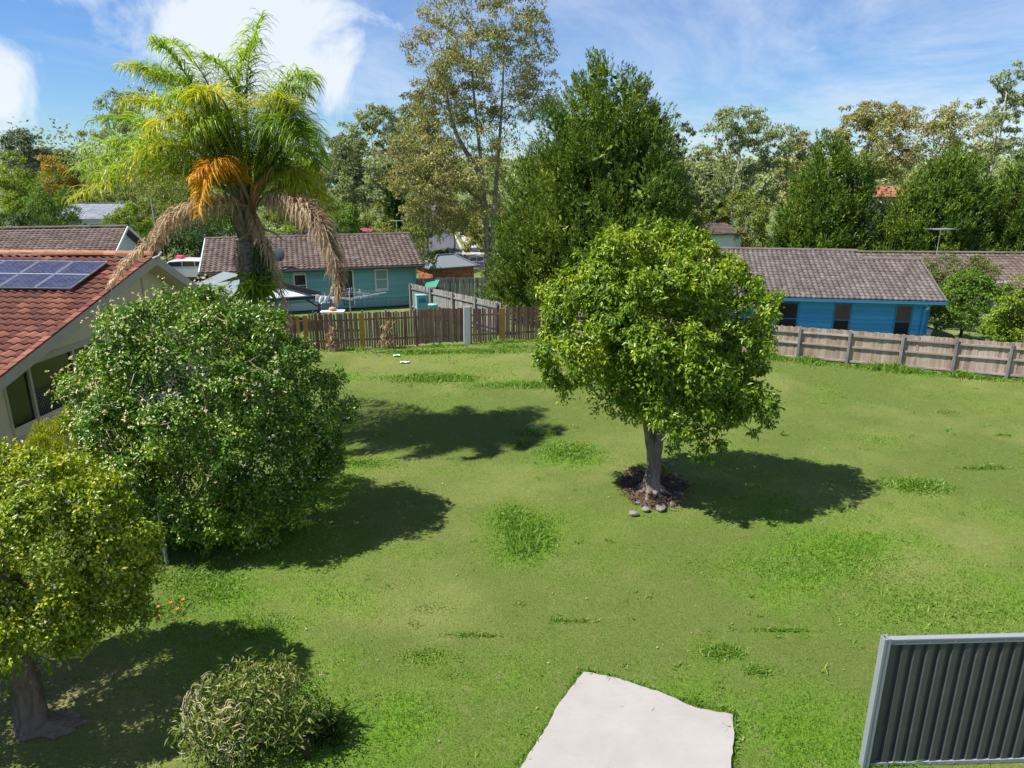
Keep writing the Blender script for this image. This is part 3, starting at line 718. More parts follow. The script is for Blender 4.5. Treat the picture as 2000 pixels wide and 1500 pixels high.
def teal_house():
    L, yr, ze, zr = 12.6, 5.2, 2.5, 3.9
    e, roof, sl, b = gable_house('teal_house', 'teal weatherboard house with brown tiled gable roof and white windows', (-5.3, 43.1), 17, L, 0, ze, yr, zr, 2*yr, None, 1)
    r = roof.build('roof', M['dark'], e)
    sk = 1.0
    slope_tiles(r, (-L, 0, ze+.0), (1, 0, 0), b, L, sl, .30, .33, M['tile_brown'], seed=4, amp=.05)
    slope_tiles(r, (0, 2*yr, ze), (-1, 0, 0), Vector((0, -yr, zr-ze)), L, sl, .30, .33, M['tile_brown'], seed=5)
    ridge_caps(r, (-L, yr, zr+.04), (0, yr, zr+.04), M['tile_brown'], .11)
    # verge tiles on both ends
    for x in (-L, 0):
        for s in (0, 1):
            m = MB(); m.beam((x, 0 if s == 0 else 2*yr, ze-.01), (x, yr, zr+.0), .06, .16); m.build('barge_board', M['dark'] if x == 0 else M['pale_blue'], r)
    m = MB(); m.tube([(-L, -.06, ze-.07), (0, -.06, ze-.07)], .07, 8); m.build('gutter', M['dark'], r)
    yw, xr, xl = .55, -.45, -L+.75; zt = ze-.05
    hol = [(-6.12, -5.18, .95, 2.32), (-4.35, -3.42, .05, 2.32), (-2.55, -1.85, 1.12, 2.27)]
    hol = [(-7.55, -6.95, .9, 2.1), (-5.15, -4.25, .15, 2.25), (-2.85, -2.2, 1.1, 2.2)]
    wall = MB(); wall.box((xl, yw+.03, .0), (xr, yw+.13, zt+.12)); 
    wall.box((xl, 2*yr-.7, 0), (xr, 2*yr-.6, zt+.1)); wall.box((xr-.1, yw+.135, 0), (xr, 2*yr-.705, zt+.1))
    wall.prism([(xl, yw+.135, 0), (xl, 2*yr-.705, 0), (xl, 2*yr-.705, zt+.1), (xl, yr, zr-.12), (xl, yw+.135, zt+.1)], (.1, 0, 0))
    wl = wall.build('wall', M['pale_blue'], e)
    boards(e, xl, xr, .55, zt-.02, .19, M['teal_board'], [(a-.08, b_+.08, c-.08, d+.08) for a, b_, c, d in hol], yw+.03)
    window(e, *hol[0], M['white'], M['glass'], yw+.03, bars=(1.5,))
    window(e, *hol[2], M['white'], M['glass_pale'], yw+.03, bars=(1.65,))
    # gable end boards, facing left
    z = .3
    while z < zr-.3:
        hw = (yr-yw) if z < zt else (zr-.12-z)/(zr-.12-zt)*(yr-yw)
        m = MB(); m.box((xl-.03, yr-hw, z), (xl-.001, yr+hw, z+.19)); m.build('weatherboard', M['pale_blue'], e); z += .2
    # door with screen
    m = MB(); a, b_, c, d = hol[1]
    m.box((a-.08, yw-.02, c), (a, yw+.1, d+.08)); m.box((b_, yw-.02, c), (b_+.08, yw+.1, d+.08)); m.box((a, yw-.02, d), (b_, yw+.1, d+.08))
    dr = m.build('door_frame', M['white'], e); m = MB(); m.box((a, yw+.0, c), (b_, yw+.03, d)); dd = m.build('door', M['dark'], e)
    m = MB(); m.box((b_-.1, yw-.04, 1.15), (b_-.05, yw-.001, 1.3)); m.build('handle', M['metal'], dd)
    # corner boards and downpipe
    for x in (xr, xl):
        m = MB(); m.box((x-.06, yw-.02, .0), (x+.04, yw+.1, zt)); m.build('corner_board', M['teal'], e)
    m = MB(); m.tube([(xr-.05, yw-.08, 0), (xr-.05, yw-.08, zt-.1), (xr-.02, -.05, zt)], .04, 8); m.build('downpipe', M['teal'], e)
    # lattice under the floor
    m = MB(); x = xl+.02
    m.box((xl, yw+.02, .45), (xr, yw+.07, .55)); bm_ = m.build('floor_beam', M['teal'], e)
    m = MB(); x = -6.1
    while x < xr-.1: m.box((x, yw-.005, .02), (x+.035, yw+.008, .45)); x += .11
    z = .05
    while z < .45: m.box((-6.1, yw-.018, z), (xr-.08, yw-.006, z+.03)); z += .1
    o = m.build('lattice', M['teal'], e); o['kind'] = 'stuff'
    for x in (-5.0, -3.6, -2.2): m = MB(); m.box((x-.12, yw-.03, 0), (x+.12, yw-.02, .52)); m.build('stump_board', M['teal'], e)
    # vent pipe, on the roof
    m = MB(); m.box((-4.1, 1.05, ze+.28), (-3.7, 1.35, ze+.42)); m.tube([(-3.95, 1.2, ze+.35), (-3.95, 1.2, ze+.8)], .03, 8); m.build('vent_pipe', M['metal'], e)
    # satellite dish
    t = empty('satellite_dish', tuple((e.matrix_basis @ Vector((0, 0, 0)))), 0, 'grey satellite dish on the brown roof of the teal house', 'satellite dish')
    t.location = at(548, 512, 41.0)
    m = MB(); prof = [(r_*.40, .10*r_*r_*1.0) for r_ in (.02, .25, .5, .75, 1.0)]
    n = 20
    for (r0, z0_), (r1, z1_) in zip(prof[:-1], prof[1:]):
        for k in range(n):
            a0, a1 = 2*math.pi*k/n, 2*math.pi*(k+1)/n
            m.poly([(r0*math.cos(a0), z0_-.2, r0*math.sin(a0)), (r1*math.cos(a0), z1_-.2, r1*math.sin(a0)), (r1*math.cos(a1), z1_-.2, r1*math.sin(a1)), (r0*math.cos(a1), z0_-.2, r0*math.sin(a1))])
    o = m.build('dish', surf('dish_grey', (.02, .035, .04), .8, .1, 4), t, True); o.location = (0, 0, .42); o.rotation_euler = (-.25, 0, math.radians(-18))
    m = MB(); m.tube([(0, .1, -.12), (0, .02, .2), (0, -.05, .4)], .025, 8); m.build('mount', M['metal'], t)
    m = MB(); m.tube([(0, -.1, .2), (.15, -.45, .3)], .015, 6); m.box((.1, -.52, .27), (.2, -.42, .35)); m.build('receiver_arm', M['dark'], t)
teal_house()

def blue_house():
    L, yr, ze, zr = 10.6, 4.4, 2.36, 4.06
    org = G(1848, 589, 2.36)
    e, roof, sl, b = gable_house('blue_house', 'bright blue boarded house with grey brown tiled roof behind the weathered fence', (org.x, org.y), -9, L, 0, ze, yr, zr, 2*yr, None, 2)
    lw = 2.75; y2 = 3.6; z2 = ze+(zr-ze)*y2/yr
    roof = MB()
    roof.prism([(-L, 0, ze-.03), (-lw, 0, ze-.03), (-lw, yr, zr-.03), (-L, yr, zr-.03)], (0, 0, -.06), 0)
    roof.prism([(-L, 2*yr, ze-.03), (-L, yr, zr-.031), (-lw, yr, zr-.031), (-lw, 2*yr, ze-.03)], (0, 0, -.06))
    roof.prism([(-lw, 0, ze-.031), (0, 0, ze-.031), (0, y2, z2-.031), (-lw, y2, z2-.031)], (0, 0, -.06))
    roof.prism([(-lw, 2*y2, ze-.031), (-lw, y2, z2-.032), (0, y2, z2-.032), (0, 2*y2, ze-.031)], (0, 0, -.06))
    r = roof.build('roof', M['tile_grey'], e)
    slope_tiles(r, (-L, 0, ze), (1, 0, 0), b, L, sl+.1, .235, .26, M['tile_grey'], seed=6, clip=lambda s, t: t < sl*(1 if s < L-lw else y2/yr), amp=.05)
    slope_tiles(r, (-lw, 2*yr, ze), (-1, 0, 0), Vector((0, -yr, zr-ze)), L-lw, sl, .3, .33, M['tile_grey'], seed=7)
    slope_tiles(r, (0, 2*y2, ze), (-1, 0, 0), Vector((0, -yr, zr-ze)), lw, sl*y2/yr, .3, .33, M['tile_grey'], seed=8)
    ridge_caps(r, (-L, yr, zr+.03), (-lw+.03, yr, zr+.03), M['tile_grey'], .11); ridge_caps(r, (-lw, y2, z2+.03), (0, y2, z2+.03), M['tile_grey'], .11)
    m = MB(); m.prism([(-lw, y2, z2-.05), (-lw, yr, zr-.05), (-lw, 2*yr-y2, z2-.05)], (.03, 0, 0)); m.build('gable_infill', M['tile_grey'], r)
    m = MB(); m.beam((.02, 0, ze-.02), (.02, y2, z2-.02), .04, .16); m.beam((.02, 2*y2, ze-.02), (.02, y2, z2-.02), .04, .16); m.build('barge_board', M['tile_grey'], r)
    m = MB(); m.box((-L, -.12, ze-.13), (.02, -.01, ze-.03)); m.box((-L, -.125, ze-.04), (.02, -.105, ze-.02)); m.build('gutter', M['blue_dark'], r)
    m = MB(); m.box((-L, .0, ze-.16), (0, .48, ze-.135)); m.build('soffit', M['white'], r)
    yw = .5; zt = ze-.165; xr = -.42; xl = -L+.2
    hol = []
    def lx(px, py):   # local x on the front wall
        for k in range(2): pass
        best = min((abs(1000+(lambda p: p.x/(p.y*CT+(CAMH-1.5)*ST))(Vector((org.x, org.y, 0))+Matrix.Rotation(math.radians(-9), 3, 'Z') @ Vector((x, yw, 0)))*FPX-px), x) for x in np.arange(-L, 0, .01))
        return float(best[1])
    for a, b_ in ((1520, 1556), (1630, 1659), (1750, 1778)): hol.append((lx(a, 0), lx(b_, 0), .55, 2.02))
    wall = MB(); wall.box((xl, yw+.03, 0), (xr, yw+.13, zt)); wall.box((xl, 6.6, 0), (xr, 6.7, zt)); wall.box((xr-.1, yw+.135, 0), (xr, 6.595, zt)); wall.box((xl, yw+.135, 0), (xl+.1, 6.595, zt))
    wall.build('wall', M['blue'], e)
    boards(e, xl, xr, .1, zt, .21, M['blue_board'], [(a-.09, b_+.09, c-.09, d+.09) for a, b_, c, d in hol], yw+.03)
    for i, h in enumerate(hol): window(e, *h, M['blue_dark'], M['glass'], yw+.03, bars=(1.28,), fw=.085, sill=True)
    for h in hol[1:]:   # brown blind drawn to the middle of the pane
        m = MB(); m.box((h[0]+.005, yw+.006, 1.3), (h[1]-.005, yw+.0155, h[3]-.005)); m.build('window_blind', M['glass_brown'], e)
    m = MB(); m.box((xr-.09, yw-.02, 0), (xr+.02, yw+.06, zt)); m.build('corner_board', M['blue_dark'], e)
    m = MB(); m.tube([(xr-.25, yw-.06, 0), (xr-.25, yw-.06, zt-.25), (xr-.2, -.05, zt)], .04, 8); m.build('downpipe', M['blue'], e)
    m = MB(); m.box((xr-.2, yw-.1, zt-.3), (xr-.08, yw-.021, zt-.1)); m.build('rainwater_head', M['white'], e)
    # low wall-mounted box near the corner
    p = G(1815, 652, .7); 
    t = empty('metre_box', (0, 0, 0), 0, 'small white utility box standing by the corner of the blue house', 'utility box'); t.location = (p.x, p.y+.4, 0); t.rotation_euler.z = math.radians(-9)
    m = MB(); m.box((-.3, 0, 0), (.3, .35, .75)); m.build('case', M['white'], t, bevel=.01); m = MB(); m.box((-.33, -.03, .75), (.33, .38, .8)); m.build('lid', M['white'], t)
    # plastic bag-like patch caught on the ridge step
    return e
blue_house()
def second_blue_roof():
    """roof of the house behind, to the right"""
    A = at(1712, 497, 44); L = 26
    e = empty('brown_roof_house', (A.x+L-1.0, A.y-4.4, 0), math.radians(-3), 'long low house with brown grey tiled roof behind the blue house', 'house')
    ze, zr, yr = A.z-1.55, A.z, 4.2
    sl = math.hypot(yr, zr-ze)
    m = MB(); m.prism([(-L, 0, ze-.03), (0, 0, ze-.03), (0, yr, zr-.03), (-L, yr, zr-.03)], (0, 0, -.06)); m.prism([(-L, 2*yr, ze-.03), (-L, yr, zr-.031), (0, yr, zr-.031), (0, 2*yr, ze-.03)], (0, 0, -.06))
    r = m.build('roof', M['dark'], e)
    slope_tiles(r, (-L, 0, ze), (1, 0, 0), (0, yr, zr-ze), L, sl, .30, .33, M['tile_brown'], seed=9)
    ridge_caps(r, (-L, yr, zr+.03), (0, yr, zr+.03), M['tile_brown'], .11, .5)
    w = MB(); w.box((-L+.4, .5, 0), (-.4, 2*yr-.5, ze-.1)); w.build('wall', M['pale_blue'], e)
    for k in range(3): window(e, -20+k*6, -18.8+k*6, .7, 1.7, M['white'], M['glass'], .5)
    # antenna with tilted mast
    p = at(1828, 500, 43.5); t = empty('tv_antenna', (p.x, p.y, p.z-.25), 0, 'tall tilted television antenna on the long brown roof', 'antenna')
    top = at(1838, 447, 43.5)-p
    m = MB(); m.tube([(0, 0, 0), (top.x, 0, top.z+.25)], .025, 8); m.build('mast', M['metal'], t)
    m = MB(); c = Vector((top.x, 0, top.z+.25)); m.tube([c+Vector((-.75, -.2, 0)), c+Vector((.75, .2, 0))], .014, 6)
    for k in range(9): q = c+Vector((-.7+k*.175, -.19+k*.047, 0)); m.tube([q+Vector((.12, -.42, 0)), q+Vector((-.12, .42, 0))], .008, 5)
    m.build('aerial', M['metal'], t)
second_blue_roof()

# ------------------------------------------------------------------ red roofed house on the left
def red_house():
    R = Vector((-12.0, 24.0, 5.23)); ph = math.atan(.08)
    e = empty('red_roof_house', (R.x, R.y, 0), -ph*0-.08*0 - math.atan(.08)*1.0, 'beige house with red tiled gable roof and solar panels at the left edge', 'house')
    # local: x along the ridge (house to -x), y away; the gable stands at x=0
    sf, sb = .289, .565; yf, yb = -9.4, 4.6; zr = 5.23
    zf, zb = zr+sf*yf, zr-sb*yb; L = 13
    m = MB()
    m.prism([(-L, yf, zf-.04), (0, yf, zf-.04), (0, 0, zr-.04), (-L, 0, zr-.04)], (0, 0, -.05))
    m.prism([(-L, yb, zb-.04), (-L, 0, zr-.041), (0, 0, zr-.041), (0, yb, zb-.04)], (0, 0, -.05))
    r = m.build('roof', M['dark'], e)
    sl = math.hypot(yf, zr-zf)
    mt = Matrix.Translation(e.location) @ Matrix.Rotation(e.rotation_euler.z, 4, 'Z')
    def score(p):
        q = mt @ p; zc = q.y*CT+(CAMH-q.z)*ST; px = 1000+q.x/zc*FPX; py = 750+FPX*((CAMH-q.z)*CT-q.y*ST)/zc
        return zc+(100 if px < -25 or py > 900 else 0)
    # tiles; the strip under the solar panels stays bare of single tiles
    slope_tiles(r, (-L, yf, zf), (1, 0, 0), (0, -yf, zr-zf), L, sl, .30, .34, M['tile_red'], single=300, score=score, seed=12, amp=.06)
    slope_tiles(r, (0, yb, zb), (-1, 0, 0), (0, -yb, zr-zb), L, math.hypot(yb, zr-zb), .3, .34, M['tile_red'], seed=13, amp=.045)
    ridge_caps(r, (-L, 0, zr+.05), (0.03, 0, zr+.05), M['ridge_red'], .15, .42)
    barge = surf('barge_paint', (.42, .385, .34), .7, .12, 2, dirt=(.27, .27, .24)); wall = surf('beige_wall', (.62, .53, .41), .85, .06, 1.5, bump=.15); trim = surf('beige_trim', (.46, .41, .34), .6, .08, 2)
    m = MB(); m.beam((.05, yf, zf-.14), (.05, 0, zr-.14), .05, .28); m.build('barge_board', barge, r)
    m = MB(); m.beam((.05, yb, zb-.14), (.05, 0.02, zr-.14), .05, .28); m.build('barge_board', barge, r)
    m = MB(); # verge tiles along the gable
    n = int(sl/.34)
    for k in range(n):
        m = MB(); p = Vector((.02, yf+k*(-yf)/n, zf+k*(zr-zf)/n+.02)); q = Vector((.02, yf+(k+1.05)*(-yf)/n, zf+(k+1.05)*(zr-zf)/n+.0))
        m.beam(p+Vector((-.04, 0, .03)), q+Vector((-.04, 0, .03)), .17, .045); m.build('verge_tile', M['tile_red'], r)
    # soffit under the overhang
    m = MB(); m.prism([(-.55, yf, zf-.30), (.02, yf, zf-.30), (.02, 0, zr-.30), (-.55, 0, zr-.30)], (0, 0, .02)); m.prism([(-.55, yb, zb-.30), (-.55, 0, zr-.301), (.02, 0, zr-.301), (.02, yb, zb-.30)], (0, 0, .02)); m.build('soffit', wall, r)
    xw = -.55
    # gable wall with window band opening between y=-6.6 and -2.6
    Y0, Y1, Z0, Z1 = -6.65, -2.5, 1.22, 3.02
    ye, yb2 = yf+.7, yb-.6
    lim = lambda y: (zr+sf*y if y < 0 else zr-sb*y)-.31
    m = MB()
    m.prism([(xw, ye, -.1), (xw, yb2, -.1), (xw, yb2, Z0), (xw, ye, Z0)], (-.2, 0, 0))
    m.prism([(xw, ye, Z0), (xw, Y0, Z0), (xw, Y0, min(Z1, lim(Y0))), (xw, Y0, lim(Y0)), (xw, ye, lim(ye))], (-.2, 0, 0))
    m.prism([(xw, Y1, Z0), (xw, yb2, Z0), (xw, yb2, lim(yb2)), (xw, 0, lim(0)), (xw, Y1, lim(Y1))], (-.2, 0, 0))
    m.prism([(xw, Y0, Z1), (xw, Y1, Z1), (xw, Y1, lim(Y1)), (xw, Y0, lim(Y0))], (-.2, 0, 0))
    m.prism([(xw-.2, ye, 0), (xw-.2, ye+.2, 0), (xw-.2, ye+.2, lim(ye)), (xw-.2, ye, lim(ye))], (-L+1, 0, 0))
    m.build('wall', wall, e)
    m = MB(); m.box((-3, ye+.3, 0), (-2.8, yb2-.3, 3)); m.box((-2.8, ye+.3, 0), (xw-.3, yb2-.3, .2)); m.build('interior_wall', M['dark'], e)
    # panel joints on the gable
    for y in (-4.9, -1.9, -.02, 1.2, 2.4):
        m = MB(); m.box((xw, y-.03, 3.06), (xw+.025, y+.03, lim(y)-.01)); m.build('cover_strip', trim, e)
    m = MB(); m.box((xw, Y0-.1, Z1), (xw+.04, yb2, Z1+.1)); m.build('head_board', trim, e)
    z = .3
    while z < 1.2: m = MB(); m.box((xw, ye, z), (xw+.012, yb2, z+.385)); m.build('wall_block_course', wall, e); z += .4
    # windows: mullions, panes
    w = MB()
    for y in (Y0, -5.72, -3.95, -2.5-.08): w.box((xw-.12, y, Z0), (xw+.03, y+.08, Z1))
    w.box((xw-.12, Y0, Z0-.07), (xw+.07, Y1, Z0)); w.box((xw-.1201, Y0, Z1-.07), (xw+.031, Y1, Z1)); wf = w.build('window', trim, e)
    for a, b in ((Y0+.08, -5.72), (-5.64, -3.95), (-3.87, -2.58)):
        m = MB(); m.box((xw-.06, a, Z0), (xw-.05, b, Z1-.07)); m.build('pane', M['glass_tint'], wf)
    # diamond security mesh behind the middle pane
    m = MB()
    for s in (-1, 1):
        for k in range(-16, 30):
            p0 = Vector((xw-.035, -5.6, Z0+k*.11)); p1 = p0+Vector((0, 1.62, s*1.62))
            if s < 0: p0.z += 1.6; p1.z += 1.6
            # clip to the lower pane
            lo, hi = Z0+.02, 2.25
            t0, t1 = 0, 1; dz = p1.z-p0.z
            ta, tb = (lo-p0.z)/dz, (hi-p0.z)/dz; t0 = max(t0, min(ta, tb)); t1 = min(t1, max(ta, tb))
            if t1 > t0+.02: m.tube([p0.lerp(p1, t0), p0.lerp(p1, t1)], .006, 3, cap=False)
    o = m.build('security_mesh', M['metal_dark'], wf); o['kind'] = 'stuff'
    # gable soffit conduit at the apex
    m = MB(); m.tube([(.1, -.25, zr-.05), (.14, .05, zr+.0), (.14, .25, zr+.1)], .03, 8); m.build('conduit', M['white'], e)
    m = MB(); m.tube([(.12, .15, zr-.1), (.1, .15, zr+1.9)], .022, 6); m.build('aerial_mast', M['metal'], e)
    # solar panels
    cell = NT('solar_cell'); cell.rough(.25).spec(.5); cell.col(cell.ramp(cell.island(), [(0, (.030, .030, .048)), (1, (.055, .054, .078))]))
    cell.b.inputs['Coat Weight'].default_value = .15
    back = surf('panel_backsheet', (.55, .56, .60), .3, .05, 2, spec=.6); frame = surf('panel_frame', (.30, .31, .33), .35, .05, 3, metal=.6)
    a = Vector((1, 0, 0)); b = Vector((0, -yf, zr-zf)).normalized(); nrm = a.cross(b)
    pw, pl = 1.16, 2.05
    me_cell = None
    for k in range(7):
        o = Vector((-1.02-(k+1)*(pw+.02), 0, zr))-b*(pl+.86)+nrm*.17
        Mx = Matrix.Translation(o) @ Matrix(((a.x, b.x, nrm.x), (a.y, b.y, nrm.y), (a.z, b.z, nrm.z))).to_4x4()
        m = MB(); m.box((0, 0, -.035), (pw, pl, -.002)); pn = m.build('solar_panel', back, e); pn.matrix_local = Mx
        m = MB(); m.box((-.001, -.001, -.038), (.02, pl+.001, .006)); m.box((pw-.02, -.001, -.038), (pw+.001, pl+.001, .006)); m.box((.02, -.001, -.038), (pw-.02, .02, .006)); m.box((.02, pl-.02, -.038), (pw-.02, pl+.001, .006)); m.build('frame', frame, pn)
        cw = (pw-.07)/6; cl = (pl-.10)/12
        if me_cell is None:
            q = MB(); c = .012
            q.prism([(c, .003, 0), (cw-c, .003, 0), (cw-.003, c, 0), (cw-.003, cl-c, 0), (cw-c, cl-.003, 0), (c, cl-.003, 0), (.003, cl-c, 0), (.003, c, 0)], (0, 0, .003)); me_cell = q.mesh('cell'); me_cell.materials.append(cell.mat)
        if k < 4:
            for i in range(6):
                for j in range(12):
                    o2 = bpy.data.objects.new('cell', me_cell); COL.objects.link(o2); o2.parent = pn; o2.location = (.035+i*cw, .035+j*cl+(.03 if j > 5 else 0), -.001)
        else:
            q = MB()
            for i in range(6):
                for j in range(12): q.box((.038+i*cw, .038+j*cl+(.03 if j > 5 else 0), -.001), (.032+(i+1)*cw, .032+(j+1)*cl+(.03 if j > 5 else 0), .002))
            o2 = q.build('cells', cell.mat, pn); o2['kind'] = 'stuff'
    # things by the windows
    p = mt @ Vector((xw+.18, -7.9, 1.75)); t = empty('hanging_pot', (p.x, p.y, p.z), 0, 'terracotta pot hung on the beige wall at the left edge', 'pot')
    m = MB(); m.lathe((0, 0, 0), [(.07, 0), (.12, .18), (.13, .2), (.11, .2), (.02, .17)], 14); m.build('bowl', M['ridge_red'], t, True); m = MB(); m.tube([(-.2, 0, .1), (-.12, 0, .22)], .01, 5); m.build('hook', M['black'], t)
M['glass_tint'] = glass('tinted_glass', (.012, .013, .016), .15)
M['metal_dark'] = surf('grey_wire', (.16, .17, .19), .4, .1, 5, metal=.5)
red_house()

def brown_roof_left():
    yr = 4.0; ze, zr = 2.9, 4.33; L = 18
    e = empty('brown_roof_house', (at(223, 494, 45).x, 45, 0), math.radians(14), 'house with weathered brown tiled roof just behind the red roofed house', 'house')
    sl = math.hypot(yr, zr-ze); m = MB(); m.prism([(-L, 0, ze-.03), (0, 0, ze-.03), (0, yr, zr-.03), (-L, yr, zr-.03)], (0, 0, -.06)); m.prism([(-L, 2*yr, ze-.03), (-L, yr, zr-.031), (0, yr, zr-.031), (0, 2*yr, ze-.03)], (0, 0, -.06))
    r = m.build('roof', M['dark'], e)
    slope_tiles(r, (-L, 0, ze), (1, 0, 0), (0, yr, zr-ze), L, sl, .30, .33, M['tile_brown'], seed=14, amp=.04)
    ridge_caps(r, (-L, yr, zr+.03), (0, yr, zr+.03), M['tile_brown'], .12, .45)
    m = MB(); m.beam((.03, 0, ze-.03), (.03, yr, zr-.03), .05, .18); m.beam((.03, 2*yr, ze-.03), (.03, yr, zr-.03), .05, .18); m.build('barge_board', M['white'], r)
    w = MB(); w.prism([(-.5, .5, 0), (-.5, 2*yr-.5, 0), (-.5, 2*yr-.5, ze), (-.5, yr, zr-.15), (-.5, .5, ze)], (-L+1, 0, 0)); w.build('wall', M['pale_blue'], e)
    window(e, -7, -5.6, .9, 2.1, M['white'], M['glass'], .5)
brown_roof_left()
def hip_house(name, label, c, w, d, h, rise, phi, wallm, roofm, tiles=True, z0=0, ridge=None, wins=(), cat='house', over=.4):
    e = empty(name, (c[0], c[1], z0), math.radians(phi), label, cat)
    W2, D2 = w/2+over, d/2+over; rg = (w-d)/2 if ridge is None else ridge; zr = h+rise
    r0, r1 = Vector((-rg, 0, zr)), Vector((rg, 0, zr)); c00, c10, c11, c01 = Vector((-W2, -D2, h)), Vector((W2, -D2, h)), Vector((W2, D2, h)), Vector((-W2, D2, h))
    m = MB(); m.poly([c00, c10, r1, r0]); m.poly([c11, c01, r0, r1]); m.poly([c10, c11, r1]); m.poly([c01, c00, r0]); m.poly([c00, c01, c11, c10])
    r = m.build('roof', roofm if not tiles else M['dark'], e)
    if tiles:
        for O, a, bb, La, k in ((c00, (1, 0, 0), (r0-Vector((-rg, -D2, h))), 2*W2, 0), (c01, (0, -1, 0), (Vector((-rg, 0, zr))-Vector((-W2, 0, h))), 2*D2, 1), (c10, (0, 1, 0), (Vector((rg, 0, zr))-Vector((W2, 0, h))), 2*D2, 2)):
            sl = Vector(bb).length; inset = (W2-rg) if k == 0 else D2
            slope_tiles(r, O+Vector((0, 0, .02)), a, bb, La, sl, .32, .34, roofm, seed=20+k, clip=(lambda s, t, La=La, sl=sl, inset=inset: inset*t/sl < s < La-inset*t/sl))
    else:
        m = MB()
        for O, a, bb, La in ((c00, Vector((1, 0, 0)), Vector((0, D2, rise)), 2*W2), (c01, Vector((0, -1, 0)), Vector((W2-rg, 0, rise)), 2*D2), (c10, Vector((0, 1, 0)), Vector((-(W2-rg), 0, rise)), 2*D2)):
            s = .3
            inset = (W2-rg) if abs(a.x) > .5 else D2
            while s < La-.1:
                t = min(1, s/inset, (La-s)/inset); m.beam(O+a*s+Vector((0, 0, .012)), O+a*s+bb*t+Vector((0, 0, .012)), .04, .03); s += .4
        o = m.build('roof_ribs', roofm, e); o['kind'] = 'stuff'
    for a, b in ((r0, r1), (c00, r0), (c10, r1), (c11, r1), (c01, r0)):
        m = MB(); m.beam(a+Vector((0, 0, .05)), b+Vector((0, 0, .05)), .2, .06); m.build('hip_cap', roofm, e)
    g = MB(); 
    for a, b in ((c00, c10), (c10, c11), (c00, c01)): g.beam(a+Vector((0, 0, -.06)), b+Vector((0, 0, -.06)), .1, .1)
    g.build('gutter', roofm, e)
    m = MB(); m.box((-w/2, -d/2, -.3), (w/2, d/2, h-.02)); m.build('wall', wallm, e)
    for q in wins: window(e, *q, M['white'], M['glass'], -d/2-.02)
    return e
p = at(846, 530, 68)
gar = hip_house('brick_garage', 'small brick garage with grey steel hip roof beside the teal house', (p.x+.95, p.y+2.6), 4.4, 3.6, 2.3, .95, 30, M['mortar'], M['tin_grey'], False, z0=-3.28, ridge=.9, cat='garage', over=.3)
def bricks(parent, w, h, org, ax):
    """brick courses laid on the mortar bed, joined because each is a pixel or two"""
    m = MB(); z = .0; k = 0; ax = Vector(ax); nn = Vector((ax.y, -ax.x, 0))
    while z < h-.08:
        x = -(k % 2)*.12
        while x < w-.02:
            a = max(0, x); b = min(w, x+.225)
            if b-a > .04: m.prism([Vector(org)+ax*a+Vector((0, 0, z)), Vector(org)+ax*b+Vector((0, 0, z)), Vector(org)+ax*b+Vector((0, 0, z+.075)), Vector(org)+ax*a+Vector((0, 0, z+.075))], tuple(nn*.015))
            x += .235
        z += .086; k += 1
    o = m.build('brickwork', M['brick'], parent); o['kind'] = 'stuff'
bricks(gar, 4.4, 2.2, (-2.2, -1.8, 0), (1, 0, 0)); bricks(gar, 3.6, 2.2, (-2.2, 1.8, 0), (0, -1, 0))
p = at(185, 396, 87)
hip_house('slate_roof_house', 'distant house with blue grey tiled hip roof among the trees', (p.x, p.y), 15.5, 8, 2.6, p.z-2.6-.1, 4, M['pale_blue'], M['tile_slate'], True, ridge=4.4, wins=((-3, -1.8, .9, 2), (1, 2.2, .9, 2)))
p = at(1415, 440, 80); hip_house('far_cottage', 'distant cottage with brown roof and pale blue gable near the street lamp', (p.x-.6, p.y+3), 5.0, 4.5, p.z+3.4-1.0, 1.0, 20, M['pale_blue'], M['tile_brown'], True, z0=-3.4, ridge=1.6)
p = at(640, 432, 88); hip_house('solar_roof_house', 'low house with dark blue roof behind the teal house ridge', (p.x-2, p.y+3), 12, 8, p.z+3.4-2.0, 1.6, 8, M['white'], surf('blue_grey_roof', (.10, .12, .20), .3, .15, 1), False, z0=-3.4, ridge=2.5)
p = at(645, 360, 330)
def school():
    e = empty('school_building', (p.x, p.y, 0), 0, 'long low building with green roof on the far hill', 'building')
    zt = at(645, 356, 330).z
    m = MB(); m.prism([(-14, -1, zt-1.4), (14, -1, zt-1.4), (14, 4, zt), (-14, 4, zt)], (0, 0, -.2)); m.build('roof', surf('green_roof', (.14, .30, .27), .5, .1, .3), e)
    m = MB(); m.box((-13.5, 0, -2), (13.5, 8, zt-1.5)); m.build('wall', M['pale_blue'], e)
    for k in range(6): q = MB(); q.box((-12.5+k*4.2, -.05, zt-3.6), (-9.6+k*4.2, 0.002, zt-2.2)); q.build('window', M['glass'], e)
    for k in range(8): q = MB(); q.box((-13.4+k*3.8, -1, -1), (-13.1+k*3.8, -.7, zt-1.6)); q.build('post', M['white'], e)
school()
p2 = at(1735, 372, 130)
hip_house('orange_roof_house', 'far off house with orange tiled roof between the two cypresses', (p2.x, p2.y+3), 13, 8, max(2.5, p2.z+2.0), 1.8, 15, M['mortar'], M['ridge_red'], False, z0=-3, ridge=2.5)

